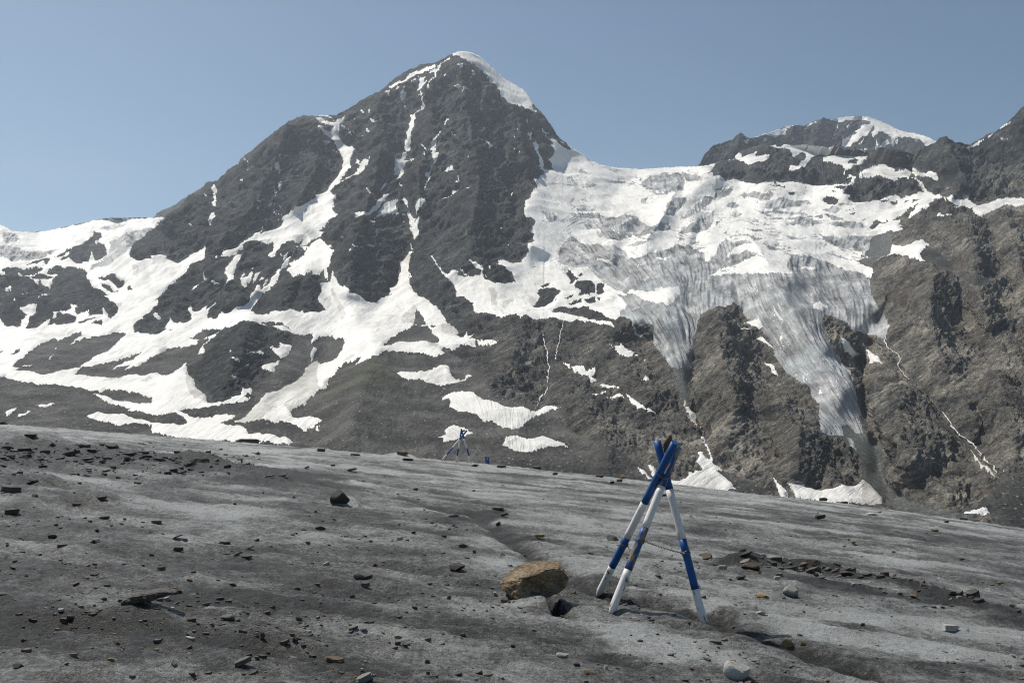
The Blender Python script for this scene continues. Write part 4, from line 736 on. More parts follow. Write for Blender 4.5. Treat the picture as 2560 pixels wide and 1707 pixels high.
# clean white ice (centre, half size across, half size in depth)
CLEAN = [(1690, 1498, .17, .16), (1790, 1522, .16, .15), (1760, 1530, .1, .1), (1500, 1440, .14, .12), (1478, 1425, .10, .10), (1168, 1292, .22, .30), (1990, 1562, .25, .2), (1950, 1555, .2, .15),
         (2080, 1600, .3, .2), (2050, 1585, .25, .15), (1600, 1600, .5, .35), (1680, 1640, .5, .3), (1550, 1580, .3, .2), (866, 1268, .22, .25), (905, 1212, .25, .5), (1212, 1318, .12, .15), (1580, 1483, .12, .08), (2260, 1402, .3, .4),
         (540, 1540, .10, .07), (1250, 1424, .25, .25), (640, 1130, .7, 1.5), (690, 1165, .6, .8), (560, 1290, .5, .6), (1340, 1500, .16, .10), (1300, 1516, .16, .10), (2150, 1560, .4, .3), (2300, 1640, .5, .3), (2450, 1600, .6, .3)]
CLEAN = [(*sight_ground(a, b), c, d) for a, b, c, d in CLEAN]
# ice pedestals under the stones they shelter (centre, radius, height)
PEDESTAL = [(1494, 1484, .10, -.03), (1526, 1534, .10, -.03), (1766, 1544, .10, -.03), (858, 1266, .24, .14), (345, 1556, .22, .05), (70, 1112, .8, .25), (1006, 1145, .6, .16), (250, 1256, .25, .08), (73, 1215, .4, .12), (500, 1160, .5, .15), (278, 1124, .6, .12), (1352, 1512, .20, .07), (1887, 1432, .3, .06), (617, 1106, 1.4, .2), (801, 1130, .6, .15)]
PEDESTAL = [(*sight_ground(a, b), c, d) for a, b, c, d in PEDESTAL]

def ground_fields(x, y):
    """height, dirt, clean at ground positions"""
    x = np.asarray(x, float); y = np.asarray(y, float)
    d = np.hypot(x, y)
    z = ground_base(x, y)
    near = np.clip(1.3 - d / 120.0, 0, 1)
    sx, sy = x * 0.97 - y * 0.24, x * 0.24 + y * 0.97     # along / across the ice ripples
    big = 0.06 * pnoise(sx / 9, sy / 4.5, 0.5) + 0.035 * pnoise(sx / 4, sy / 1.5, 4.5)
    rip = 0.026 * ridged(sx / 2.2, sy / 0.6, 1.5) + 0.025 * ridged(sx / 0.9, sy / 0.3, 2.5)
    fine = 0.022 * pnoise(sx / 0.4, sy / 0.18, 3.5) + 0.015 * ridged(x / 0.19, y / 0.12, 6.5) + 0.009 * pnoise(x / 0.07, y / 0.05, 8.5)
    streak = fbm(sx / 3.2, sy / 0.8, 11.5, 4, 0.6)
    cloud = fbm(x / 5.0, y / 5.0, 15.5, 3)
    patch = fbm(x / 1.5, y / 1.1, 19.5, 5, 0.62)
    dirt = 0.42 + 0.22 * streak + 0.16 * cloud + 0.30 * patch + 0.16 * np.exp(-((x + 3.0) / 2.6) ** 2 - ((y - 5.6) / 1.8) ** 2) - 2.2 * rip + 0.10 * np.clip((9.0 - d) / 6.0, 0, 1) - 0.10 * sstep(12, 40, d)
    for pts, w, dp, dr in GROUND_LINES:
        lx0, ly0 = pts.min(0) - 4 * w; lx1, ly1 = pts.max(0) + 4 * w
        m = np.nonzero((x > lx0) & (x < lx1) & (y > ly0) & (y < ly1))
        if len(m[0]) == 0: continue
        wob = 1 + 0.5 * pnoise(x[m] / (2.5 * w), y[m] / (2.5 * w), 3.7)
        g = np.exp(-(seg_dist(x[m], y[m], pts) / (w * wob)) ** 2)
        z[m] += dp * g; dirt[m] += dr * g * (0.75 + 0.5 * pnoise(x[m] / (0.6 * w), y[m] / (0.6 * w), 1.2))
    clean = np.zeros_like(x)
    for cx_, cy_, a, b in CLEAN:
        m = np.nonzero((np.abs(x - cx_) < 3 * a) & (np.abs(y - cy_) < 3 * b))
        if len(m[0]) == 0: continue
        q = ((x[m] - cx_) / a) ** 2 + ((y[m] - cy_) / b) ** 2
        clean[m] = np.maximum(clean[m], np.clip(np.exp(-q) * (1.2 + 0.9 * pnoise(x[m] / (0.5 * a), y[m] / (0.5 * b), 4.4)), 0, 1))
    for cx_, cy_, a, h in PEDESTAL:
        q = ((x - cx_) ** 2 + ((y - cy_) * 0.8) ** 2) / (a * a)
        z += h * np.exp(-q * q)
    z = z + (big + rip + fine) * near
    return z, np.clip(dirt - 0.6 * clean, 0, 1), clean
def sight_hit(sx, sy):
    """first meeting of a sight with the real ice surface (its nearest approach if it clears the crest)"""
    rx, ry, rz = (float(t) for t in ray(sx, sy))
    t = 1.0 / np.linspace(1 / 4.0, 1 / 75.0, 700)
    gap = EYE + rz * t - ground_fields(rx * t, t)[0]
    k = np.nonzero(gap < 0)[0]
    k = int(k[0]) if len(k) else int(np.argmin(gap / t))
    return rx * t[k], float(t[k])
def ground_z(x, y):
    return float(ground_fields(np.array([x]), np.array([y]))[0][0])

def mat_dirty_ice():
    m = NT("dirty_glacier_ice")
    v = m.coord(); sv = m.coord(scale=(0.6, 1.25, 1), rot=(0, 0, R(14)))
    dirt, clean = m.attr("dirt"), m.attr("clean")
    grit = m.noise(v, 22.0, 6, 0.78); grain = m.noise(v, 70.0, 4, 0.75); st = m.math('ADD', m.math('MULTIPLY', m.noise(sv, 2.2, 9, 0.76), 0.6), m.math('MULTIPLY', m.noise(v, 7.0, 8, 0.76), 0.4))
    t = m.math('ADD', m.math('MULTIPLY', dirt, 0.55), m.math('ADD', m.math('MULTIPLY', st, 1.05), m.math('MULTIPLY', grit, 0.7)))
    t = m.math('ADD', t, m.math('MULTIPLY', grain, 0.45))
    c = m.ramp(m.math('MULTIPLY', m.math('SUBTRACT', t, 0.15), 0.4), [(0.39, (0.40, 0.41, 0.40)), (0.435, (0.235, 0.238, 0.228)), (0.47, (0.130, 0.130, 0.121)), (0.505, (0.062, 0.060, 0.054)), (0.55, (0.024, 0.023, 0.020))])
    c = m.mix(m.ramp(m.math('ADD', clean, m.math('MULTIPLY', m.math('SUBTRACT', st, 0.5), 1.6)), [(0.55, 0.0), (0.85, 0.8)]), c, m.mix(m.ramp(grit, [(0.35, 0.0), (0.65, 1.0)]), (0.60, 0.615, 0.61), (0.30, 0.31, 0.305)))
    vo = m.vor(v, 120.0)
    glint = m.math('MULTIPLY', m.ramp(vo.outputs["Distance"], [(0.10, 1.0), (0.20, 0.0)]), m.ramp(m.noise(v, 38.0, 2), [(0.50, 0.0), (0.57, 1.0)]))
    c = m.mix(m.math('MULTIPLY', glint, 0.8), c, (0.75, 0.75, 0.73))  # sun glints painted into the ice's base colour as pale specks
    h = m.math('ADD', m.math('MULTIPLY', grit, 1.0), m.math('MULTIPLY', grain, 0.45))
    m.bump(h, 1.0, 0.06)
    return m.set(c, 0.5, 0.4)
M_GROUND = mat_dirty_ice()

ang = np.concatenate([np.linspace(-180, -37, 44)[:-1], np.linspace(-37, 37, 1120), np.linspace(37, 180, 44)[1:]])
rad = np.concatenate([[0.02, 0.8, 1.6, 2.4, 3.0], 1.0 / np.linspace(1 / 3.4, 1 / 62.0, 430), 62.0 * np.exp(np.linspace(0, math.log(1500 / 62.0), 40))[1:]])
gx = rad[:, None] * np.sin(np.radians(ang))[None]; gy = rad[:, None] * np.cos(np.radians(ang))[None]
gz, gd, gc = ground_fields(gx, gy)
nn = len(ang)
ii, jj = np.meshgrid(np.arange(len(rad) - 1), np.arange(nn - 1), indexing='ij')
gf = np.stack([ii * nn + jj, ii * nn + jj + 1, (ii + 1) * nn + jj + 1, (ii + 1) * nn + jj], -1).reshape(-1, 4)
ground = link_mesh("glacier_ice_ground", np.stack([gx, gy, gz], -1).reshape(-1, 3), gf, M_GROUND, None, True, None, dict(dirt=gd, clean=gc))
tag(ground, "dirty grey glacier ice strewn with grit and stones, filling the foreground", "ground", kind="structure")

# ------------------------------------------------------------------ meltwater threads on the far rock
M_WATER = NT("white_water")
_wv = M_WATER.coord()
M_WATER = M_WATER.set(M_WATER.ramp(M_WATER.noise(_wv, 0.6, 4, 0.7), [(0.35, (0.30, 0.32, 0.33)), (0.6, (0.80, 0.81, 0.81))]), 0.4, 0.4)
def thread(key, text, w, label):
    pts = plate(key, text)[0]
    seg = np.concatenate([np.linspace(a, b, 10, endpoint=False) for a, b in zip(pts[:-1], pts[1:])] + [pts[-1:]])
    n = len(seg)
    seg = seg + np.stack([0.9 * pnoise(np.arange(n) / 3.0, 0.5, 2.2), 0.6 * pnoise(np.arange(n) / 3.0, 9.5, 2.2)], 1)
    V = []
    for k, (a, b) in enumerate(seg):
        ww = w * (0.65 + 0.5 * abs(float(pnoise(k / 4.0, 1.3, 5.1))))
        for sgn in (-1, 1): V.append(on_terrain(main, a + sgn * ww / 2, b, 1.6))
        V.append(on_terrain(main, a, b, 2.4))
    F = []
    for k in range(n - 1):
        a = 3 * k; F += [(a, a + 2, a + 5, a + 3), (a + 2, a + 1, a + 4, a + 5)]
    return tag(link_mesh("meltwater_stream", V, F, M_WATER), label, "stream", kind="structure")
thread('N', "740,830 725,910 735,960 765,1000 770,1080 800,1130 800,1200 820,1230 800,1290 800,1400 810,1440 790,1530 740,1590 700,1650 680,1720 640,1790", 2.6, "long thin white stream down the dark rock in the middle")
thread('N', "985,775 960,850 940,950 930,1020 900,1100 890,1150", 1.8, "short thin stream right of the long one on dark rock")
thread('Rr', "490,620 500,650 480,690 510,740 540,800 580,860 600,940 620,1010", 5.0, "white waterfall ending on the snow cone behind the near marker")
thread('Q', "800,390 840,450 890,530 940,600 1000,650 1060,690", 2.2, "thin stream on the rock island between the ice tongues")
thread('T', "730,400 740,500 780,590 860,640 920,720 900,760 930,870 1100,1000", 2.2, "thin winding stream on the right-hand cliff below the ice")
thread('U', "1400,130 1600,370 1750,540 1850,640 1990,780 2060,840 2140,860", 2.6, "straight stream down the gully in the right-hand cliff")

# ------------------------------------------------------------------ stones
def mat_stone(name, a, b, c, scale=9.0):
    m = NT(name)
    v = m.coord(); sv = m.coord(scale=(1, 1, 4.0))
    info = m.n("ShaderNodeObjectInfo")
    n1 = m.noise(sv, scale, 6, 0.65); n2 = m.noise(v, scale * 3.3, 4, 0.6)
    f = m.math('ADD', m.math('MULTIPLY', n1, 0.6), m.math('MULTIPLY', n2, 0.4))
    cc = m.ramp(f, [(0.36, a), (0.52, b), (0.68, c)])
    tone = m.ramp(info.outputs["Random"], [(0.0, 0.7), (1.0, 1.3)])
    cc = m.mix(1.0, cc, tone, 'MULTIPLY')
    m.bump(m.math('ADD', n1, m.math('MULTIPLY', n2, 0.5)), 0.55, 0.03)
    return m.set(cc, 0.72, 0.3)
M_ST = dict(
    slate=mat_stone("slate_stone", (0.038, 0.034, 0.030), (0.080, 0.071, 0.060), (0.16, 0.14, 0.115)),
    brown=mat_stone("brown_stone", (0.060, 0.045, 0.030), (0.13, 0.095, 0.062), (0.24, 0.18, 0.12)),
    grey=mat_stone("grey_stone", (0.085, 0.085, 0.08), (0.17, 0.168, 0.155), (0.30, 0.295, 0.275)),
    pale=mat_stone("pale_stone", (0.24, 0.235, 0.215), (0.42, 0.41, 0.375), (0.60, 0.58, 0.53)),
    ochre=mat_stone("ochre_stone", (0.12, 0.085, 0.035), (0.25, 0.18, 0.085), (0.38, 0.29, 0.16)))
def rock_mesh(name, seed, flat, sub=3, cuts=13, lo=0.42, hi=0.85):
    """angular stone: a ball cut by random planes, half extents about 1 x .7 x flat"""
    rs = np.random.RandomState(seed)
    bm = bmesh.new()
    bmesh.ops.create_icosphere(bm, subdivisions=sub, radius=1.0)
    V = np.array([v.co[:] for v in bm.verts])
    for _ in range(cuts):
        n = rs.normal(size=3); n /= np.linalg.norm(n); d = rs.uniform(lo, hi)
        e = V @ n - d
        V = V - np.maximum(e, 0)[:, None] * n[None]
    V /= np.abs(V).max(0)[None]
    V = V * np.array([1.0, rs.uniform(.55, .8), flat])
    V = V + 0.035 * np.stack([pnoise(V[:, 0] * 2.6 + seed, V[:, 1] * 2.6, V[:, 2] * 2.6 / max(flat, .25) + k * 7.7) for k in range(3)], 1) * np.array([1, 1, flat])
    for v, c in zip(bm.verts, V): v.co = c
    me = bpy.data.meshes.new(name)
    bm.to_mesh(me); bm.free()
    me.polygons.foreach_set("use_smooth", np.zeros(len(me.polygons), bool))
    return me
def slab_geo(seed, flat, layers=3):
    """broken slate plate: an irregular outline in a few stepped beds"""
    rs = np.random.RandomState(seed)
    n = rs.randint(6, 9)
    an = np.sort((np.arange(n) + rs.uniform(-.33, .33, n)) * 2 * math.pi / n)
    r = rs.uniform(.68, 1.0, n); asp = rs.uniform(.55, .8)
    zs = np.linspace(-flat, flat, layers + 1)
    V, F = [], []
    tx, ty = rs.uniform(-.25, .25, 2) * flat
    for k in range(layers):
        rr = r * rs.uniform(.9, 1.04, n) * (1 - .10 * abs(2 * k / max(layers - 1, 1) - 1))
        sh = rs.uniform(-.05, .05, 2)
        for z in (zs[k], zs[k + 1]):
            for a_, q in zip(an, rr):
                x_, y_ = q * math.cos(a_) + sh[0], q * math.sin(a_) * asp + sh[1]
                V.append((x_ * (1 - .04 * (z == zs[k + 1])), y_, z + tx * x_ + ty * y_ + (.08 * flat * rs.randn() if z in (zs[0], zs[-1]) else 0)))
    m = 2 * layers
    F.append(tuple(range(n))[::-1])
    for k in range(m - 1):
        for j in range(n):
            F.append((k * n + j, k * n + (j + 1) % n, (k + 1) * n + (j + 1) % n, (k + 1) * n + j))
    F.append(tuple((m - 1) * n + j for j in range(n)))
    return V, F
def slab_mesh(seed, flat, layers=3):
    me = bpy.data.meshes.new("slab_mesh")
    V, F = slab_geo(seed, flat, layers)
    me.from_pydata(V, [], F); me.update()
    return me
SLABS = [slab_mesh(100 + k, f, l) for k, (f, l) in enumerate(((.14, 3), (.19, 4), (.24, 4), (.11, 2), (.28, 5), (.16, 3), (.2, 3), (.12, 3)))]
BLOCKS = [rock_mesh("block_mesh", 200 + k, f, 3, 8, .38, .72) for k, f in enumerate((.7, .8, .62, .9, .75, .66))]
CHIPS = [slab_mesh(300 + k, f, 2) for k, f in enumerate((.28, .4, .2, .33, .24))]
rng = random.Random(5)
_mat_mesh = {}
def stone_mesh(kind, k, mat):
    src = dict(slab=SLABS, block=BLOCKS, chip=CHIPS)[kind]
    key = (kind, k % len(src), mat)
    if key not in _mat_mesh:
        me = src[k % len(src)].copy(); me.materials.append(M_ST[mat]); _mat_mesh[key] = me
    return _mat_mesh[key]
def put_stone(sx, sy, w, h, kind, mat, label, tilt=0.0, k=None, group=None, sink=0.12, name=None, yaw=None):
    """stone whose foot is sighted at sx,sy, w wide and h high in sight units"""
    x, y = sight_hit(sx, sy)
    s = y / FOC
    half_w, hh = 0.5 * w * s, h * s
    k = rng.randrange(99) if k is None else k
    me = stone_mesh(kind, k, mat)
    flat = max(abs(v.co.z) for v in me.vertices)
    t = abs(math.sin(R(tilt)))
    thick = max(hh - half_w * t * 1.2, 0.35 * hh) / (2 * flat)
    o = bpy.data.objects.new(name or "stone", me)
    col.objects.link(o)
    y2 = y + min(half_w * 0.5, .12)
    o.scale = (half_w, half_w * rng.uniform(.75, 1.1), thick)
    yw = rng.uniform(-22, 22) if yaw is None else yaw
    o.rotation_euler = (R(rng.uniform(-7, 7)), R(-tilt), R(yw))
    if kind == "block": sink = 0.24
    o.location = (x, y2, ground_z(x, y2) + thick * flat * (1 - 2 * sink) + half_w * t * (0.0 if kind == "block" else 0.28))
    return tag(o, label, "stone", group)
STONES = """6,1044,20,14,block,slate,0,dark block on the ice skyline at the left edge
71,1097,42,7,slab,slate,-2,thin dark slab perched on the ice near the left edge, uppermost of the debris band
116,1114,40,15,block,slate,4,dark hump-shaped block in the debris band, second stone from the left on its upper rim
207,1117,30,14,block,grey,0,grey pointed block on the upper rim of the left debris band
278,1121,48,19,block,slate,-6,largest dark block on the upper rim of the left debris band
250,1114,22,12,block,brown,0,brown-grey stone touching the largest dark block of the debris band
57,1128,38,13,slab,slate,2,dark thick slab below the thin perched slab at the left
52,1145,32,7,slab,pale,-4,pale flat slab among dark ones in the left debris band
10,1124,46,9,slab,slate,3,dark slab cut by the left frame edge in the debris band
109,1134,36,12,slab,slate,6,dark slab in the middle of the debris band under the hump-shaped block
169,1140,58,17,slab,slate,12,long tilted slab in the left debris band
226,1132,34,10,slab,slate,-6,dark slab leaning left in the debris band
319,1138,44,9,slab,slate,2,flat dark slab right of the largest debris-band block
362,1146,40,8,slab,slate,-2,flat dark slab at the right half of the debris band
395,1153,40,8,slab,slate,-4,dark slab just right of centre in the debris band
253,1160,30,11,slab,grey,10,grey slab tilted up to the right in the debris band's lower half
95,1155,32,8,slab,slate,8,small tilted slab near the left end of the debris band
103,1171,30,7,slab,slate,3,dark flat slab at the lower edge of the debris band
212,1150,40,7,slab,slate,2,flat dark slab in the middle of the debris band
498,1156,40,19,block,slate,3,square dark block standing up at the right end of the debris band
539,1156,17,8,block,slate,0,small dark block right of the square one
566,1172,28,11,slab,slate,8,dark slab tilted over at the right tip of the debris band
470,1168,34,10,slab,slate,8,slab leaning below the square dark block
73,1213,50,17,slab,slate,20,dark slab tilted up to the right below the debris band at the left
20,1232,66,18,slab,slate,-4,big dark lens-shaped slab cut by the left edge
24,1287,50,14,slab,slate,4,dark slab at the left edge, lower of the two big ones
85,1243,17,9,block,slate,0,small dark block right of the lens-shaped slab
250,1250,40,9,slab,slate,5,thin slab with a raised right end left of centre
188,1267,28,8,slab,slate,-6,dark slab tilted down to the right
256,1298,38,9,slab,slate,-3,thick flat slab alone on grey ice at left
389,1309,33,7,slab,brown,0,brown flat slab right of the thick flat one
125,1349,37,8,slab,slate,5,long low slab at left, wavy top
234,1357,35,7,slab,slate,14,thin slab tilted up to the right at left
151,1369,34,6,slab,brown,0,flat brown slab below the wavy one
438,1350,38,11,slab,grey,22,thin pale-edged slab tilted steeply up to the right
443,1380,35,11,slab,slate,0,layered dark slab under the pale-edged one
560,1360,34,10,slab,slate,-5,thick dark slab above a group of thin ones
592,1389,33,12,slab,slate,20,dark slab tilted up to the right in the group of thin ones
615,1397,30,6,slab,slate,2,flat thin slab, lowest of its group
562,1385,32,6,slab,slate,-5,thin slab left of the tilted one in the group
624,1375,27,9,slab,slate,24,small steep slab at the right of the group
376,1392,15,10,block,slate,0,small round dark stone left of the layered slab
436,1482,36,27,block,brown,0,brown-black angular block at lower left
481,1491,31,14,block,grey,4,light grey stone right of the brown-black block
507,1512,43,10,slab,slate,10,slab tilted up to the right below the light grey stone
547,1499,30,8,slab,slate,-8,thin slab tilted down to the right beside the light grey stone
570,1552,47,24,block,grey,8,flat-topped grey stone at lower left
474,1553,36,9,slab,brown,0,thin brown slab left of the flat-topped grey stone
580,1467,20,11,block,brown,0,small brown block above the flat-topped grey stone
602,1670,64,25,slab,grey,20,big layered slab tilted up to the right near the lower edge
400,1426,27,9,slab,brown,2,small brown slab above the brown-black block
234,1440,22,11,block,brown,4,upper of two touching brown pebbles
216,1447,18,8,block,ochre,0,lower yellowish pebble of the touching pair
181,1643,29,9,slab,ochre,0,ochre flat stone at lower left
275,1652,21,13,block,ochre,5,ochre pointed stone at lower left
290,1613,18,8,block,brown,0,small tan stone above the ochre pointed one
41,1671,29,12,block,slate,0,dark stone near the lower left corner
246,1530,12,8,chip,ochre,0,tiny ochre pebble at left
64,1442,11,7,chip,pale,0,white pebble at far left
133,1541,15,10,block,grey,0,small grey stone at left
800,1326,28,17,block,brown,0,rounded brown stone on the open ice
814,1414,25,11,slab,pale,18,pale flat stone tilted up to the right
931,1414,24,11,block,slate,0,dark hump-shaped stone right of the pale tilted one
905,1448,50,27,block,grey,-3,wedge-shaped grey block with a dark right side
912,1471,33,10,slab,grey,0,pale greenish slab lying under the wedge-shaped block
1134,1430,56,36,block,slate,10,jagged dark layered rock left of the big brown boulder
1157,1370,24,13,block,brown,0,small grey-brown pyramid stone above the jagged rock
1186,1384,11,10,chip,slate,0,small black stone right of the grey-brown pyramid
999,1352,21,10,slab,pale,8,pale stone on the ice in the middle
1033,1336,16,6,slab,slate,0,small dark flat stone above the pale one
1110,1344,16,6,slab,brown,0,small reddish flat stone in the middle
744,1553,25,18,block,slate,0,dark rough stone in the lower left middle
743,1475,17,13,block,brown,0,small brown cube-like stone
652,1600,24,25,block,slate,0,dark upright stone at lower left centre
708,1613,34,14,slab,brown,12,brown sloping slab beside a dark upright chip
737,1606,14,18,block,slate,0,dark upright chip next to the sloping brown slab
834,1656,59,15,slab,brown,-8,long orange-brown slab near the lower edge
905,1706,68,26,slab,grey,14,layered slab cut by the lower edge
995,1598,20,11,block,ochre,0,yellowish rounded pebble near the lower middle
993,1615,23,8,slab,brown,0,brown pebble below the yellowish one
895,1688,22,11,block,slate,0,dark pebble above the slab cut by the lower edge
904,1679,10,6,chip,pale,0,tiny white pebble near the lower edge
1037,1525,17,8,chip,slate,0,small dark chip left of the big boulder's foot
1123,1498,13,11,chip,brown,0,small reddish cube of stone left of the boulder
1068,1658,17,9,chip,brown,0,small brown pebble at lower centre
1070,1686,14,9,chip,brown,0,brown pebble just above the lower edge
1237,1492,11,8,chip,pale,0,cream pebble left of the boulder
1260,1505,22,12,block,grey,0,grey stone at the boulder's left foot
850,1266,60,60,block,slate,26,large black block tilted on a white ice pedestal
701,1197,30,14,block,slate,12,dark angular stone left above the pedestal block
672,1193,30,6,slab,grey,4,flat grey slab beside the dark angular stone
801,1129,31,11,slab,slate,-4,brown-black slab on the ice crest
641,1135,16,7,block,ochre,0,ochre stone near the ice crest
617,1103,84,13,slab,slate,-3,wide dark slab lying along the ice crest
1006,1142,35,11,slab,brown,-3,brown slab perched on the crest left of the far marker
1017,1154,42,9,slab,slate,-5,dark slab below the brown one on the crest
1187,1166,20,11,block,slate,12,dark stone below the far marker's right foot
886,1139,36,6,slab,slate,-3,low dark slab on the crest
831,1166,16,5,slab,slate,0,small flat slab below the crest
766,1173,18,8,slab,slate,22,small tilted slab below the crest
879,1180,31,8,slab,grey,8,grey broken slab on the ice right of the tilted one
1038,1226,19,6,slab,slate,0,small flat dark slab on the middle ice
1134,1291,31,9,slab,grey,6,grey slab beside the white ice hole
1534,1353,32,20,block,grey,-6,grey block with a pale top behind the near marker's poles
1770,1399,36,18,block,brown,-4,brown wedge stone right of the near marker
1808,1423,34,11,slab,pale,2,pale flat stone right of the brown wedge
1648,1445,20,10,block,brown,0,small brown stone between the near marker's legs
1260,1291,30,13,slab,slate,18,dark slab tilted up to the right near the ice hole
1245,1279,36,7,slab,slate,-2,flat dark slab above the tilted one by the ice hole
1245,1318,19,10,slab,slate,14,small tilted slab below the ice hole
1350,1350,29,7,slab,ochre,0,tan flat stone above the boulder
1252,1170,38,8,slab,brown,-2,flat brown slab on the crest right of the far marker
1345,1173,28,11,block,slate,0,dark block on the crest between the markers
1557,1192,20,14,block,ochre,0,tan block on the crest left of the near marker's top
1550,1205,19,8,slab,slate,0,dark slab below the tan crest block
1388,1188,20,8,slab,slate,8,small dark slab on the crest
1500,1194,24,8,slab,brown,-3,brown slab on the crest left of the tan block
1405,1642,35,17,block,pale,0,pale stone below the boulder
1445,1666,23,12,block,slate,0,dark stone right of the pale one
1472,1688,38,18,block,brown,-5,tan-brown rounded stone near the lower edge
1516,1674,16,10,chip,pale,0,white pebble near the lower edge
1791,1612,40,6,slab,brown,0,long flat brown sliver at lower right
1283,1620,15,8,chip,slate,0,small dark pebble below the boulder
1845,1702,72,58,block,pale,0,big pale stone cut by the lower edge
1987,1495,52,37,block,pale,0,pale grey pyramid-shaped stone at right
1901,1497,39,18,block,ochre,8,ochre stone left of the pale pyramid
1904,1538,27,15,block,pale,10,pale tilted stone below the ochre one
1973,1619,31,21,block,ochre,0,yellow-brown block at lower right
2007,1614,16,8,chip,ochre,0,small ochre chip right of the yellow-brown block
2383,1582,60,17,slab,pale,-2,pale flat boulder at right
1888,1427,62,24,block,brown,0,tan flat-topped block at the left end of the debris ribbon
1854,1450,38,13,slab,slate,12,dark slab at the lower left of the flat-topped block
1868,1400,52,14,slab,slate,18,dark slab tilted up to the right above the flat-topped block
2036,1420,44,24,block,slate,6,largest dark block of the debris ribbon at right
2010,1420,36,16,slab,brown,20,brown slab leaning on the largest block of the debris ribbon
2026,1436,32,12,slab,slate,18,leaning slab below the largest block of the ribbon
2070,1424,34,14,slab,slate,-16,dark slab tilted down right of the largest block of the ribbon
2090,1440,30,12,block,slate,0,dark block further right along the ribbon
2120,1442,34,14,block,slate,0,fourth dark block along the debris ribbon
1945,1449,26,10,slab,pale,6,pale chip between the flat-topped block and the ribbon
1950,1440,22,8,slab,grey,0,grey flat chip near the ribbon's left part
2383,1492,27,9,slab,slate,0,dark flat stone right of the ribbon
2290,1496,29,11,block,ochre,-5,tan stone at the lower end of the ribbon
2052,1297,40,11,slab,slate,2,dark flat-lying rock high on the right-hand ice
2183,1291,26,11,block,pale,0,pale rounded stone high on the right-hand ice
2411,1290,29,9,slab,brown,-2,brown slab on the right-hand crest
2340,1330,22,6,slab,brown,0,brown thin slab below the right-hand crest
2369,1308,21,8,slab,brown,8,brown slab tilted up to the right near the crest
2137,1357,17,9,block,ochre,0,tan pair-topped stone on the right-hand ice
2236,1386,17,8,block,brown,0,small brown stone right of the tan one
2505,1460,19,11,block,ochre,0,yellow stone near the right edge
2134,1465,17,6,slab,pale,0,white chip below the debris ribbon
2114,1256,22,8,slab,brown,4,brown slab on the crest right of the near marker
2533,1517,17,10,block,brown,0,small brown stone at the right edge
2072,1706,16,10,block,ochre,0,tan pebble at the lower edge right of the big pale stone
2159,1566,15,8,chip,slate,0,small dark chip on pale ice at lower right
1660,1240,20,7,slab,slate,0,dark slab on the ice right of the near marker's top
1530,1208,18,7,slab,slate,4,dark flat slab by the near marker at the crest
2060,1235,24,9,slab,slate,0,small dark slab on the crest before the snow cone"""
ends = {}
for i, line in enumerate(STONES.splitlines()):
    q = line.split(",", 7)
    put_stone(float(q[0]), float(q[1]), float(q[2]), float(q[3]), q[4], q[5], q[7], float(q[6]), k=i * 7 + 3)

# long curved slab at lower left: an arch of bedded slate
def arched_slab():
    me_v, me_f = [], []
    n, m = 26, 12
    rs = np.random.RandomState(3)
    for i in range(n + 1):
        t = i / n
        cx_ = -0.5 + t; zc = 0.10 * math.sin(t * math.pi * 0.9) + 0.17 * t + 0.02 * math.sin(9 * t)
        hw = 0.16 * (0.35 + math.sin(math.pi * min(max(t * 0.92 + 0.05, 0), 1)) ** .5) ; th = 0.085 * (0.55 + 0.6 * math.sin(math.pi * min(t * 1.1 + .05, 1)) ** .5 - .25 * t) + 0.014 * rs.rand()
        for j in range(m):
            a = 2 * math.pi * j / m
            r = 1 + 0.12 * float(pnoise(i * .6, j * .8, 3.3))
            sx = abs(math.cos(a)) ** .5 * math.copysign(1, math.cos(a)); sz = abs(math.sin(a)) ** .6 * math.copysign(1, math.sin(a))
            me_v.append((cx_ + 0.01 * rs.randn(), hw * sx * r, zc + th * sz * r))
    for i in range(n):
        for j in range(m):
            a, b = i * m + j, i * m + (j + 1) % m
            me_f.append((a, b, b + m, a + m))
    me_f.append(tuple(range(m))[::-1]); me_f.append(tuple(n * m + j for j in range(m)))
    o = link_mesh("stone", me_v, me_f, M_ST['slate'], None, False)
    x, y = sight_ground(358, 1556)
    L = 132 * y / FOC
    o.scale = (L, L * 1.1, L * .95); o.location = (x, y + .1, ground_z(x, y + .1) + 0.00)
    o.rotation_euler = (0, 0, R(6))
    tag(o, "long dark slab arching over a hollow in the ice at lower left", "stone")
arched_slab()

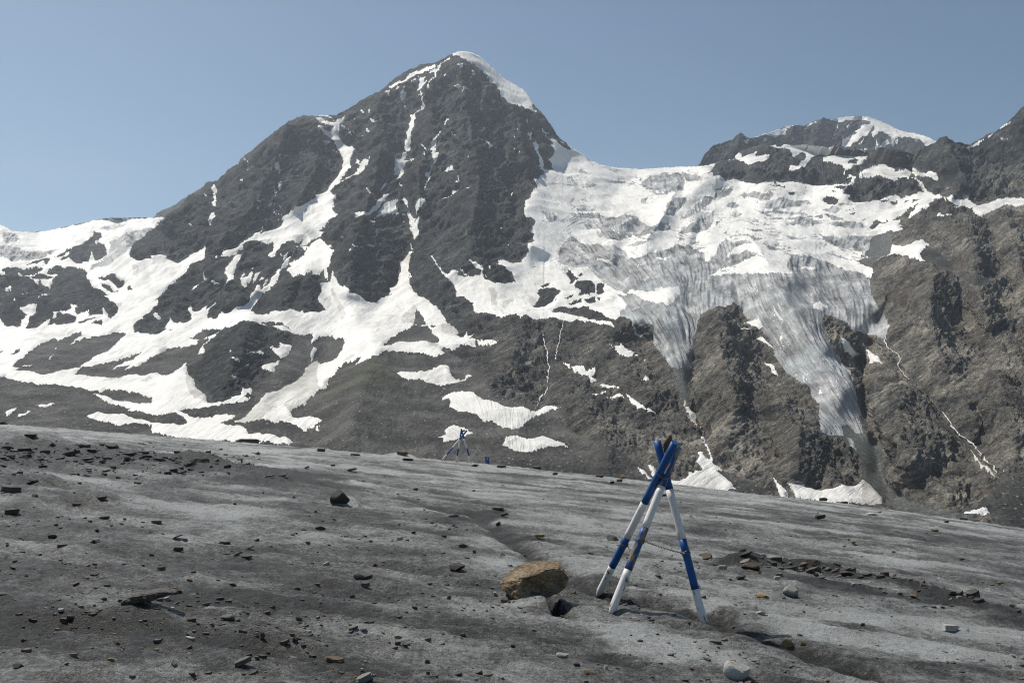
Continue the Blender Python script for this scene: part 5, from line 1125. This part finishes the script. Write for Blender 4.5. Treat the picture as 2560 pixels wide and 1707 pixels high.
# big brown boulder
def boulder():
    pts = [(-.28, -.02, .13), (-.235, .05, .19), (-.13, .14, .25), (0, .20, .272), (.2, .16, .275), (-.12, -.14, .165), (-.10, -.13, .20), (.01, -.14, .225), (.09, -.125, .262), (.195, -.07, .272),
           (.275, .02, .18), (.262, -.02, .12), (.21, -.05, .075), (-.03, -.13, -.01), (-.13, -.15, .01), (-.22, -.08, .055), (-.26, -.06, .10), (-.1, .15, -.02), (.15, .15, .02), (.24, .1, .2), (.12, -.125, .12), (.16, -.11, .20)]
    bm = bmesh.new()
    for p in pts: bm.verts.new(p)
    r = bmesh.ops.convex_hull(bm, input=list(bm.verts))
    bmesh.ops.delete(bm, geom=[v for v in bm.verts if not v.link_faces], context='VERTS')
    bmesh.ops.triangulate(bm, faces=list(bm.faces))
    for _ in range(4): bmesh.ops.subdivide_edges(bm, edges=list(bm.edges), cuts=1, use_grid_fill=True)
    bm.normal_update()
    co = np.array([v.co[:] for v in bm.verts]); no = np.array([v.normal[:] for v in bm.verts])
    d = 0.007 * ridged(co[:, 0] / .16, co[:, 1] / .16, co[:, 2] / .07) + 0.006 * pnoise(co[:, 0] / .05, co[:, 1] / .05, co[:, 2] / .018) + 0.003 * pnoise(co[:, 0] / .02, co[:, 1] / .02, co[:, 2] / .01)
    # broken hollows in the front face
    for hx, hz, rr, dep in ((.03, .10, .07, .035), (.20, .16, .06, .02), (-.03, .16, .06, .03)):
        q = ((co[:, 0] - hx) ** 2 + (co[:, 2] - hz) ** 2) / rr ** 2
        d -= dep * np.exp(-q * q) * (co[:, 1] < 0)
    for v, c in zip(bm.verts, co + no * d[:, None]): v.co = c
    me = bpy.data.meshes.new("boulder"); bm.to_mesh(me); bm.free()
    m = NT("ochre_boulder_rock")
    v = m.coord(scale=(1, 1, 2.4), rot=(R(8), R(-12), 0)); v0 = m.coord()
    f = m.math('ADD', m.math('MULTIPLY', m.noise(v, 9, 6, 0.65), 0.6), m.math('MULTIPLY', m.noise(v0, 34, 4, 0.6), 0.4))
    c = m.ramp(f, [(0.36, (0.065, 0.047, 0.029)), (0.47, (0.16, 0.118, 0.070)), (0.55, (0.25, 0.19, 0.118)), (0.66, (0.36, 0.29, 0.20))])
    c = m.mix(m.ramp(m.noise(v0, 5, 4), [(0.5, 0.0), (0.66, 0.7)]), c, (0.20, 0.185, 0.155))
    m.bump(f, 1.0, 0.07)
    me.materials.append(m.set(c, 0.8, 0.25))
    o = bpy.data.objects.new("boulder", me); col.objects.link(o)
    x, y = sight_ground(1338, 1512)
    o.location = (x, y + .14, ground_z(x - .08, y + .1) - 0.075)
    s = 170 * y / FOC / 0.555
    o.scale = (s, s, s)
    tag(o, "large ochre-brown boulder left of the near marker's feet", "boulder")
boulder()

# countless smaller chips: a few hundred as things, the grit as one mass
def clear_of_markers(x, y):
    return True
GR = "small slate chips scattered over the ice"
n_chip = 0
while n_chip < 120:
    if n_chip < 62:
        sx, sy = rng.uniform(0, 640), rng.gauss(1152, 22)
        w = rng.uniform(8, 26)
    elif n_chip < 80:
        t = rng.random(); sx = 1990 + 420 * t; sy = 1425 + 105 * t + rng.gauss(0, 7); w = rng.uniform(8, 22)
    else:
        sx, sy = rng.uniform(0, 2560), rng.uniform(1210, 1700); w = rng.uniform(7, 16)
    cr = float(np.interp(sx, CREST[:, 0], CREST[:, 1])) + 10
    if sy < cr: continue
    put_stone(sx, sy, w, w * rng.uniform(.2, .4), rng.choice(("slab", "chip")), rng.choice(("slate", "slate", "slate", "brown", "grey")),
              "small dark slate chip lying loose on the dirty ice", rng.uniform(-14, 18), group=GR, name="stone")
    n_chip += 1

def grit(name, n, region_fn, smin, smax, mats, seed, label):
    rs = np.random.RandomState(seed)
    src = []
    for k, f in enumerate((.16, .3, .12, .42, .2, .24)):
        v, fc = slab_geo(400 + k, f, 1)
        tri = []
        for q in fc:
            for t in range(1, len(q) - 1): tri.append((q[0], q[t], q[t + 1]))
        src.append((np.array(v), np.array(tri)))
    X, Y = region_fn(rs, n)
    Z = ground_fields(X, Y)[0]
    VV, FF, MI = [], [], []
    off = 0
    S = smin * (smax / smin) ** (rs.rand(len(X)) ** 3.0)
    for x, y, z, s in zip(X, Y, Z, S):
        v, f = src[rs.randint(len(src))]
        a = rs.uniform(-.7, .7); tl = rs.uniform(-.3, .35)
        c, sn = math.cos(a), math.sin(a)
        w = v * s * np.array([1, rs.uniform(.7, 1.1), rs.uniform(.7, 1.2)])
        w = np.stack([w[:, 0] * math.cos(tl) - w[:, 2] * math.sin(tl), w[:, 1], w[:, 0] * math.sin(tl) + w[:, 2] * math.cos(tl)], 1)
        VV.append(np.stack([w[:, 0] * c - w[:, 1] * sn + x, w[:, 0] * sn + w[:, 1] * c + y, w[:, 2] + z + .1 * s], 1))
        FF.append(f + off); off += len(v)
        MI.append(np.full(len(f), rs.choice(len(mats), p=np.array([m_[1] for m_ in mats]))))
    o = link_mesh(name, np.concatenate(VV), np.concatenate(FF), M_ST[mats[0][0]], None, False)
    for m_ in mats[1:]: o.data.materials.append(M_ST[m_[0]])
    o.data.polygons.foreach_set("material_index", np.concatenate(MI).astype(np.int32))
    tag(o, label, "gravel", kind="stuff")
def open_ice(rs, n):
    X, Y = [], []
    while len(X) < n:
        sx, sy = rs.uniform(-60, 2620), rs.uniform(1100, 1760)
        if sy < np.interp(sx, CREST[:, 0], CREST[:, 1]) + 4: continue
        x, y = sight_ground(sx, sy)
        if fbm(x / 1.6, y / 0.9, 2.5, 2) + 0.35 * rs.randn() < -0.05: continue
        X.append(x); Y.append(y)
    return np.array(X), np.array(Y)
def bands(rs, n):
    X, Y = [], []
    while len(X) < n:
        if rs.rand() < .66: sx, sy = rs.uniform(-60, 650), rs.normal(1156, 20)
        else:
            t = rs.rand(); sx = 1850 + 600 * t; sy = 1420 + 8 * math.sin(6 * t) + 120 * t * t + rs.normal(0, 8)
        if sy < np.interp(sx, CREST[:, 0], CREST[:, 1]) + 25: continue
        x, y = sight_ground(sx, sy); X.append(x); Y.append(y)
    return np.array(X), np.array(Y)
grit("loose_gravel", 6500, open_ice, .004, .038, (("slate", .66), ("brown", .16), ("grey", .13), ("ochre", .03), ("pale", .02)), 21, "loose grit and gravel over the dirty ice")
grit("debris_gravel", 1000, bands, .012, .11, (("slate", .8), ("brown", .1), ("grey", .1)), 22, "dense slaty debris in dark bands on the ice")

# ------------------------------------------------------------------ route markers: tripods of painted poles
def mat_paint(name, colr, worn):
    m = NT(name)
    v = m.coord(scale=(3, 3, 1)); v0 = m.coord()
    n = m.noise(v, 7, 5, 0.6)
    c = m.mix(m.ramp(m.noise(v0, 60, 4, .6), [(0.35, 0.0), (0.75, 0.5)]), colr, tuple(t * .72 for t in colr))
    wood = m.ramp(m.noise(m.coord(scale=(6, 6, .5)), 14, 4), [(0.35, (0.13, 0.095, 0.055)), (0.65, (0.33, 0.25, 0.155))])
    c = m.mix(m.ramp(n, [(worn, 0.0), (worn + .05, 1.0)]), c, wood)
    dirt = m.ramp(m.noise(m.coord(scale=(5, 5, .6)), 12, 5, .7), [(0.62, 0.0), (0.75, 0.55)])
    c = m.mix(dirt, c, (0.10, 0.085, 0.07))
    m.bump(m.noise(m.coord(scale=(5, 5, .3)), 25, 3), 0.25, 0.004)
    return m.set(c, 0.5, 0.4)
P_BLUE, P_BLUE_W = mat_paint("blue_paint", (0.007, 0.075, 0.25), .80), mat_paint("worn_blue_paint", (0.008, 0.075, 0.25), .48)
P_WHITE, P_WHITE_W = mat_paint("white_paint", (0.74, 0.71, 0.69), .82), mat_paint("worn_white_paint", (0.74, 0.71, 0.69), .57)
M_WOOD = mat_paint("bare_wood", (0.34, 0.27, 0.18), .9)
M_WIRE = NT("steel_wire"); M_WIRE.bsdf.inputs["Metallic"].default_value = .7; M_WIRE = M_WIRE.set((0.19, 0.18, 0.17), .45)
def frame(a, b):
    z = (b - a).normalized(); x = z.cross(Vector((0, 1, .03))).normalized(); y = z.cross(x)
    return x, y, z
def tube(p, r, n=10, closed_ends=True):
    """tube through points p with radii r -> verts, faces"""
    V, F = [], []
    for i, q in enumerate(p):
        t = (p[min(i + 1, len(p) - 1)] - p[max(i - 1, 0)])
        x, y, z = frame(Vector((0, 0, 0)), t)
        for k in range(n):
            a = 2 * math.pi * k / n
            V.append(q + (x * math.cos(a) + y * math.sin(a)) * r[i])
    for i in range(len(p) - 1):
        for k in range(n):
            F.append((i * n + k, i * n + (k + 1) % n, (i + 1) * n + (k + 1) % n, (i + 1) * n + k))
    if closed_ends: F += [tuple(range(n))[::-1], tuple((len(p) - 1) * n + k for k in range(n))]
    return V, F
def pole(parent, foot, top, rad, marks, wear, origin, tip=.06, seg=18, bury=.03):
    """one pole: wooden core with a pointed foot, painted bands as sub-parts; marks = fractions (from the foot) where the colour changes"""
    foot, top = Vector(foot), Vector(top)
    ax = (top - foot).normalized(); L = (top - foot).length
    q = ax.to_track_quat('Z', 'Y').to_matrix().to_4x4()
    q.translation = foot - origin
    pts = [Vector((0, 0, -bury)), Vector((0, 0, .3 * tip)), Vector((0, 0, tip)), Vector((0, 0, L))]
    V, F = [], []
    def tube_z(zs, rs_):
        V, F = [], []
        for z_, r_ in zip(zs, rs_):
            for k in range(seg): V.append((r_ * math.cos(2 * math.pi * k / seg), r_ * math.sin(2 * math.pi * k / seg), z_))
        for i in range(len(zs) - 1):
            for k in range(seg): F.append((i * seg + k, i * seg + (k + 1) % seg, (i + 1) * seg + (k + 1) % seg, (i + 1) * seg + k))
        F += [tuple(range(seg))[::-1], tuple((len(zs) - 1) * seg + k for k in range(seg))]
        return V, F
    V, F = tube_z([-bury, tip * .5, tip, L], [rad * .25, rad * .7, rad * .97, rad * .97])
    core = link_mesh("pole", V, F, M_WOOD, parent, True)
    core.matrix_local = q
    core.data.polygons.foreach_set("use_smooth", np.array([len(p.vertices) == 4 for p in core.data.polygons]))
    z0 = -bury * .6
    edges = [0] + list(marks) + [1.0]
    for k in range(len(edges) - 1):
        white = k % 2 == 0
        a, b = edges[k] * L, edges[k + 1] * L + (0.004 if k == len(edges) - 2 else -.002)
        zs = np.linspace(a, b, 7)
        rs_ = np.full(7, rad)
        if k == 0:
            zs = np.concatenate([[z0, tip * .5, tip], np.linspace(tip + .03, b, 6)]); rs_ = np.array([rad * .30, rad * .74, rad] + [rad] * 6)
        V, F = tube_z(list(zs), list(rs_))
        mt = (P_WHITE_W if k == 0 else P_WHITE) if white else (P_BLUE_W if wear else P_BLUE)
        o = link_mesh("white_band" if white else "blue_band", V, F, mt, core, True)
        o.data.polygons.foreach_set("use_smooth", np.array([len(p.vertices) == 4 for p in o.data.polygons]))
    return core, foot, top
def sight_at(sx, sy, dist):
    rx, ry, rz = (float(t) for t in ray(sx, sy))
    return Vector((rx * dist, dist, EYE + rz * dist))
def foot_at(sx, sy):
    x, y = sight_ground(sx, sy)
    rx, ry, rz = (float(t) for t in ray(sx, sy))
    for _ in range(6): y = (EYE - ground_z(rx * y, y)) / -rz
    return Vector((rx * y, y, ground_z(rx * y, y)))
def wire_loop(parent, origin, c, axis, r, turns, name="wire_loop"):
    x, y, z = frame(Vector((0, 0, 0)), axis)
    n = 22 * turns
    pts = [c - origin + (x * math.cos(2 * math.pi * k / 22) + y * math.sin(2 * math.pi * k / 22)) * r * (1 + .05 * math.sin(k * 1.3)) + z * (0.011 * k / 22 - .01 + .003 * math.sin(k * .9)) for k in range(n + 1)]
    V, F = tube(pts, [.0032] * len(pts), 6)
    return link_mesh(name, V, F, M_WIRE, parent, True)
def marker(name, label, feet, tops, rad, fracs, wears, origin, fine=True):
    o = empty(name, origin)
    tag(o, label, "route marker")
    ps = []
    for ft, tp, fr, we in zip(feet, tops, fracs, wears):
        ps.append(pole(o, ft, tp, rad, fr, we, origin, tip=1.9 * rad))
    return o, ps
fA, fB, fC = foot_at(1494, 1481), foot_at(1526, 1531), foot_at(1765, 1541)
yc = (fA.y + fB.y + fC.y) / 3
tA, tB, tC = sight_at(1687, 1107, yc - .20), sight_at(1694, 1117, yc + .02), sight_at(1642.5, 1103, yc + .12)
rad0 = 9.6 * yc / FOC
org = (fA + fB + fC) / 3
near_marker, poles = marker("route_marker", "tall tripod of blue and white banded poles in the foreground", (fA, fB, fC), (tA, tB, tC), rad0,
    ([.205, .405, .63], [.255, .505, .755], [.21, .47, .735]), (False, True, False), org)
def along(k, f): return poles[k][1].lerp(poles[k][2], f)
hA, hB, hC = along(0, .355), along(1, .425), along(2, .395)
for k, h in ((0, hA), (1, hB), (2, hC)):
    wire_loop(near_marker, org, h, poles[k][2] - poles[k][1], rad0 + .004, 3)
def wire_span(a, b, sag, r=.0035, chain=False):
    n = 40
    pts = []
    for i in range(n + 1):
        t = i / n
        p = a.lerp(b, t) - org
        p.z -= sag * 4 * t * (1 - t)
        if chain: p.z += .006 * math.sin(i * 2.2); p.y += .006 * math.cos(i * 2.2)
        pts.append(p)
    V, F = tube(pts, [r] * (n + 1), 6)
    link_mesh("wire", V, F, M_WIRE, near_marker, True)
wire_span(hA + Vector((rad0, 0, 0)), hB + Vector((-rad0, 0, 0)), .06, .004)
wire_span(hB + Vector((rad0, .02, 0)), hC + Vector((-rad0, .02, 0)), .008, .0045, True)
wire_loop(near_marker, org, along(0, .80).lerp(along(1, .845), .5), poles[0][2] - poles[0][1], rad0 * 2.1, 2)

def held_stone(sx, sy, dist, w, h, mat, label, k, rot=(0, 0, 0)):
    c = sight_at(sx, sy, dist); s = dist / FOC
    me = stone_mesh("block", k, mat)
    o = bpy.data.objects.new("held_stone", me); col.objects.link(o)
    o.location = c; o.scale = (w * s * .5, w * s * .5, h * s * .62); o.rotation_euler = rot
    tag(o, label, "stone")
held_stone(1672, 1112, yc + .07, 31, 50, "brown", "jagged dark stone wedged between the pole tops of the near marker", 1, (.3, .2, .5))

# the far marker on the crest and one beyond it
def far_marker(label, feet_s, tops_s, dist, rad, spread):
    feet = [sight_at(a, b, dist + d) for (a, b), d in zip(feet_s, spread)]
    tops = [sight_at(a, b, dist + .3 * d) for (a, b), d in zip(tops_s, (-.3, .2, .3))]
    og = (feet[0] + feet[1] + feet[2]) / 3
    o = empty("route_marker", og)
    tag(o, label, "route marker")
    for ft, tp in zip(feet, tops):
        pole(o, ft, tp, rad, [.19, .42, .70], False, og, tip=.06, seg=10)
    return o
dF = 38.0
far_marker("small tripod of blue and white poles on the ice crest, left of the near one", [(1105.5, 1150), (1140.5, 1154), (1177.5, 1156)], [(1167, 1076), (1154, 1073), (1153, 1072)], dF, 2.1 * dF / FOC, (-.4, .5, -.3))
held_stone(1159, 1076, dF, 10, 8, "brown", "brown stone held in the top of the far marker", 2)
dG = 58.0
far_marker("top of a third blue marker peeping over the ice crest", [(1205, 1206), (1222, 1208), (1233, 1208)], [(1222, 1141), (1214, 1140), (1219, 1141)], dG, 2.0 * dG / FOC, (-.4, .6, -.2))

# ------------------------------------------------------------------ air
hm = bpy.data.materials.new("air_haze")
hm.use_nodes = True
ht = hm.node_tree
ht.nodes.clear()
ho = ht.nodes.new("ShaderNodeOutputMaterial")
hv = ht.nodes.new("ShaderNodeVolumePrincipled")
hv.inputs["Color"].default_value = (0.80, 0.88, 1.0, 1)
hv.inputs["Density"].default_value = 0.000052
hv.inputs["Anisotropy"].default_value = 0.45
ht.links.new(hv.outputs[0], ho.inputs["Volume"])
X0, X1, Y0, Y1, Z0, Z1 = -4200, 4200, -1700, 6200, -900, 1500
hb = [(x, y, z) for z in (Z0, Z1) for y in (Y0, Y1) for x in (X0, X1)]
haze = link_mesh("haze", hb, [(0, 2, 3, 1), (4, 5, 7, 6), (0, 1, 5, 4), (2, 6, 7, 3), (0, 4, 6, 2), (1, 3, 7, 5)], hm, None, False)
haze["kind"] = "stuff"
haze["label"] = "thin blue summer haze over the valley"
